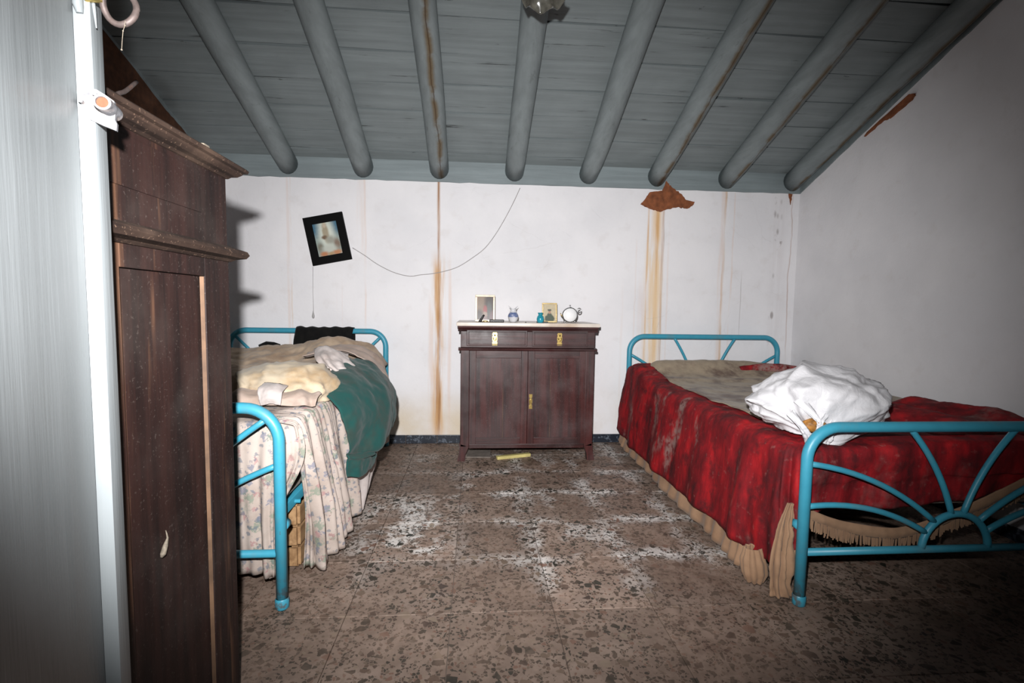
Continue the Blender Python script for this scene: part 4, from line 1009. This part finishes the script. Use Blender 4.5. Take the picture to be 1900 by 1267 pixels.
# cream quilt heaped on the bed
G = np.zeros((130, 110, 3))
for i in range(130):
    for j in range(110):
        u, v = i/129, j/109
        # outline of the heap: front edge sweeps, right edge bulges
        yfr = 2.03+.10*sg(u, .55, 1)+.02*math.sin(u*9); x = -1.84+(1.84-.625)*u; y = yfr+(3.52-yfr)*v
        xb = x+.02*mnoise.noise((v*5, u*3, 0))-.05*bumpg(v, u, .0, 1.0, .12, .15)
        e_ = min(sg(v, 0, .10), sg(1-v, 0, .10), sg(u, 0, .06), sg(1-u, 0, .07))**.55
        h = .055+.018*sg(v, 0, .6)+.085*bumpg(x, y, -.93, 3.3, .26, .2)+.045*bumpg(x, y, -.78, 2.40, .16, .24)+.05*bumpg(x, y, -1.3, 3.25, .5, .25)+.03*bumpg(x, y, -1.25, 2.3, .25, .2)
        fo = .035*abs(mnoise.noise((x*3.2+y*1.1, y*2.0-x*1.2, 4)))+.022*fbm((x*4, y*4, 2), 3)-.022*abs(mnoise.noise((x*9-y*5, y*3+x*3, 9)))+.012*fbm((x*13, y*13, 6), 3)
        rad = math.hypot((x+.80)*1.1, (y-2.32)); fo += .010*math.sin(18*math.atan2(y-2.45, x+.72)+2*mnoise.noise((x*4, y*4, 0)))*sg(rad, .08, .2)*(1-sg(rad, .3, .5))
        h = e_*(h+fo)
        bul = .05*math.sin(math.pi*min(1, e_))*(1 if v < .2 else 0)
        G[i, j] = (xb, y-bul*(1-sg(v, 0, .2)), .647+h)
o = grid_mesh('cream_quilt', G, 'cream', None, .006); tag(o, 'dusty cream quilt heaped on the left bed', 'quilt')
# paler bundled cotton bulging out of the quilt near the foot
bm = bmesh.new(); bmesh.ops.create_icosphere(bm, subdivisions=5, radius=1)
for v in bm.verts:
    d = v.co.normalized(); az = math.atan2(d.z, d.x)
    fo_ = 0
    for kf, am, ph in ((9.0, .10, .4), (15.0, .055, 1.1), (24., .03, 2.0)):
        fo_ += am*(1-abs(math.sin(d.x*kf*.5+d.z*1.6+ph+1.8*mnoise.noise((d.x*1.5+kf, d.y*1.5, d.z*1.8)))))**2
    r = .93+fo_*(1-abs(d.x)**6)+.14*mnoise.noise(d*1.5+Vector((3, 1, 0)))+.04*mnoise.noise(d*6)
    c = Vector((.235*d.x*r, .19*d.y*r, .105*d.z*r)); c.z = max(c.z, -.055)
    v.co = c
me = bpy.data.meshes.new('cotton_bundle'); bm.to_mesh(me); bm.free()
o = link('cotton_bundle', me, 'cream_lt', None, True); o.location = (-.83, 2.24, .702); o.rotation_euler = (0, .06, .15)
tag(o, 'bulging bundle of pale cream cotton at the front of the quilt heap', 'cloth')
# folds of cloth at the foot of the heap
def wisp(name, rows_, nu, nv, mat, label, cat, disp=None, noise=(.006, 12), thick=.004, flip=False):
    return tag(cloth(name, rows_, nu, nv, mat, None, disp, thick, noise=noise, flip=flip), label, cat)
wisp('folded_sleeve', [[(-.995, 1.98, .655), (-.90, 1.985, .662), (-.80, 1.99, .660), (-.70, 2.00, .655), (-.65, 2.02, .652)], [(-.99, 1.99, .685), (-.90, 2.00, .695), (-.80, 2.0, .692), (-.70, 2.02, .685), (-.65, 2.04, .672)],
     [(-.99, 2.05, .705), (-.90, 2.06, .715), (-.80, 2.07, .715), (-.70, 2.08, .70), (-.65, 2.09, .680)], [(-1.0, 2.12, .69), (-.90, 2.13, .70), (-.80, 2.14, .70), (-.70, 2.14, .69), (-.66, 2.14, .67)]],
     40, 60, 'pinkish', 'flattened pinkish garment along the front of the quilt heap', 'garment', lambda u, v, p: .008*math.sin(v*22+u*4), (.008, 14))
wisp('grey_cuff', [[(-.84, 1.965, .665), (-.80, 1.96, .672), (-.765, 1.965, .667)], [(-.85, 1.965, .695), (-.805, 1.955, .70), (-.762, 1.965, .692)], [(-.86, 1.99, .728), (-.815, 1.985, .732), (-.765, 1.99, .718)], [(-.86, 2.05, .74), (-.82, 2.05, .742), (-.77, 2.06, .728)]],
     24, 24, 'whitecloth', 'small grey-white cuff lying before the cotton bundle', 'cuff', None, (.006, 20))
# pale rag hanging over the heap
wisp('pale_rag', [[(-.84, 2.62, .83), (-.78, 2.58, .850), (-.73, 2.60, .835), (-.68, 2.66, .80)], [(-.80, 2.50, .800), (-.75, 2.46, .815), (-.69, 2.50, .80), (-.655, 2.58, .775)], [(-.755, 2.44, .765), (-.71, 2.42, .775), (-.66, 2.47, .765), (-.62, 2.56, .742)],
     [(-.715, 2.42, .742), (-.67, 2.42, .742), (-.625, 2.48, .725), (-.60, 2.56, .705)], [(-.66, 2.44, .715), (-.635, 2.45, .700), (-.60, 2.50, .690), (-.590, 2.56, .675)]],
     50, 40, 'whitecloth', 'pale crumpled rag draped from the quilt heap onto the green garment', 'rag', lambda u, v, p: .012*math.sin(v*19+u*3)*u, (.012, 13))
# pinkish sheet slipping off the far side
wisp('slipped_sheet', [[(-1.0, 3.15, .78), (-.98, 2.95, .775), (-.95, 2.75, .77)], [(-.80, 3.20, .80), (-.80, 3.0, .80), (-.78, 2.8, .80)], [(-.68, 3.20, .76), (-.67, 3.0, .765), (-.66, 2.78, .765)], [(-.60, 3.20, .68), (-.585, 3.0, .69), (-.58, 2.80, .70)], [(-.565, 3.18, .58), (-.545, 3.02, .60), (-.54, 2.84, .62)], [(-.545, 3.16, .50), (-.525, 3.02, .525), (-.53, 2.88, .56)]],
     60, 40, 'pinkish', 'pinkish sheet slipping off the far side of the left bed', 'sheet', lambda u, v, p: .010*math.sin(v*14+u*2), (.010, 9), flip=True)
# green garment sliding off the side
wisp('green_garment', [[(-.72, 2.22, .70), (-.70, 2.40, .735), (-.68, 2.58, .775), (-.655, 2.74, .77)],
     [(-.640, 2.15, .672), (-.610, 2.34, .71), (-.590, 2.56, .735), (-.575, 2.76, .735)],
     [(-.590, 2.12, .625), (-.545, 2.30, .655), (-.505, 2.54, .66), (-.495, 2.80, .655)],
     [(-.575, 2.13, .56), (-.505, 2.30, .575), (-.452, 2.52, .565), (-.440, 2.80, .545)],
     [(-.570, 2.16, .49), (-.495, 2.29, .485), (-.435, 2.48, .47), (-.425, 2.72, .45)],
     [(-.565, 2.19, .415), (-.505, 2.29, .40), (-.455, 2.43, .385), (-.455, 2.58, .38)],
     [(-.570, 2.20, .375), (-.530, 2.27, .36), (-.500, 2.37, .35), (-.505, 2.47, .345)],
     [(-.572, 2.20, .33), (-.530, 2.26, .318), (-.495, 2.36, .31), (-.500, 2.45, .305)],
     [(-.570, 2.21, .285), (-.535, 2.27, .268), (-.505, 2.36, .265), (-.508, 2.44, .270)]],
     110, 60, 'green', 'green knitted garment sliding off the side of the left bed', 'garment',
     lambda u, v, p: .012*sg(u, .1, .4)*math.sin(v*9+u*5+2*mnoise.noise((u*3, v*3, 0)))*(1-.6*sg(u, .7, .9))+.010*math.exp(-((u-.74)/.02)**2)-.008*math.exp(-((u-.70)/.02)**2), (.014, 7), .008)
# white sheet corner below it
wisp('sheet_corner', [[(-.640, 2.28, .50), (-.615, 2.45, .50), (-.600, 2.65, .48), (-.595, 2.85, .46)], [(-.610, 2.30, .34), (-.575, 2.44, .34), (-.560, 2.62, .33), (-.560, 2.82, .31)], [(-.590, 2.34, .22), (-.560, 2.44, .21), (-.555, 2.58, .22), (-.560, 2.76, .22)], [(-.580, 2.37, .11), (-.562, 2.43, .10), (-.560, 2.52, .12), (-.565, 2.66, .15)], [(-.575, 2.39, .035), (-.568, 2.42, .030), (-.566, 2.47, .045), (-.57, 2.55, .09)]],
     60, 40, 'whitecloth', 'pale sheet corner hanging to the floor below the green garment', 'sheet', lambda u, v, p: .012*math.sin(v*15)*sg(u, .1, .5), (.006, 10))
# black cloth over the headboard
rows_ = []
for k in range(7):
    t = k/6; x = -1.31+(.41)*t
    rows_.append([(x-.015*(1-t), 3.640, .73), (x-.008, 3.650, .82), (x, 3.655, .868), (x+.002, 3.672, .892), (x+.004, 3.698, .893), (x+.004, 3.714, .868), (x+.004, 3.716, .78)])
wisp('black_cloth', rows_, 40, 40, 'black', 'black cloth hung over the headboard of the left bed', 'cloth', lambda u, v, p: .004*math.sin(u*30), (.004, 14))
tag(B().tube([(-1.50, 3.50, .768), (-1.45, 3.50, .785), (-1.40, 3.50, .780), (-1.36, 3.50, .772)], [.010, .016, .016, .010], 12).build('dark_bundle', 'black', smooth=True), 'small dark rolled cloth behind the quilt near the left headboard', 'cloth')
# wooden crate under the left bed, seen through the gap of the bedspread
cr_ = empty('wooden_crate', (-.95, 2.25, 0)); tag(cr_, 'raw wooden slatted crate under the left bed behind the leg', 'crate')
for (z0_, z1_) in ((.012, .085), (.097, .17), (.182, .255)):
    for yy in (-.29, .19): B().box(-.25, .24, yy-.006, yy+.006, z0_, z1_, .001).build('slat', 'woodraw', cr_)
    for xx in (-.256, .246): B().box(xx-.006, xx+.006, -.285, .185, z0_, z1_, .001).build('slat', 'woodraw', cr_)
for sx in (-.235, .225):
    for yy in (-.27, .165): B().box(sx-.012, sx+.012, yy-.006, yy+.016, 0, .258, .001).build('corner_post', 'woodraw', cr_)
B().box(-.25, .24, -.28, .18, .003, .012).build('bottom', 'woodraw', cr_)
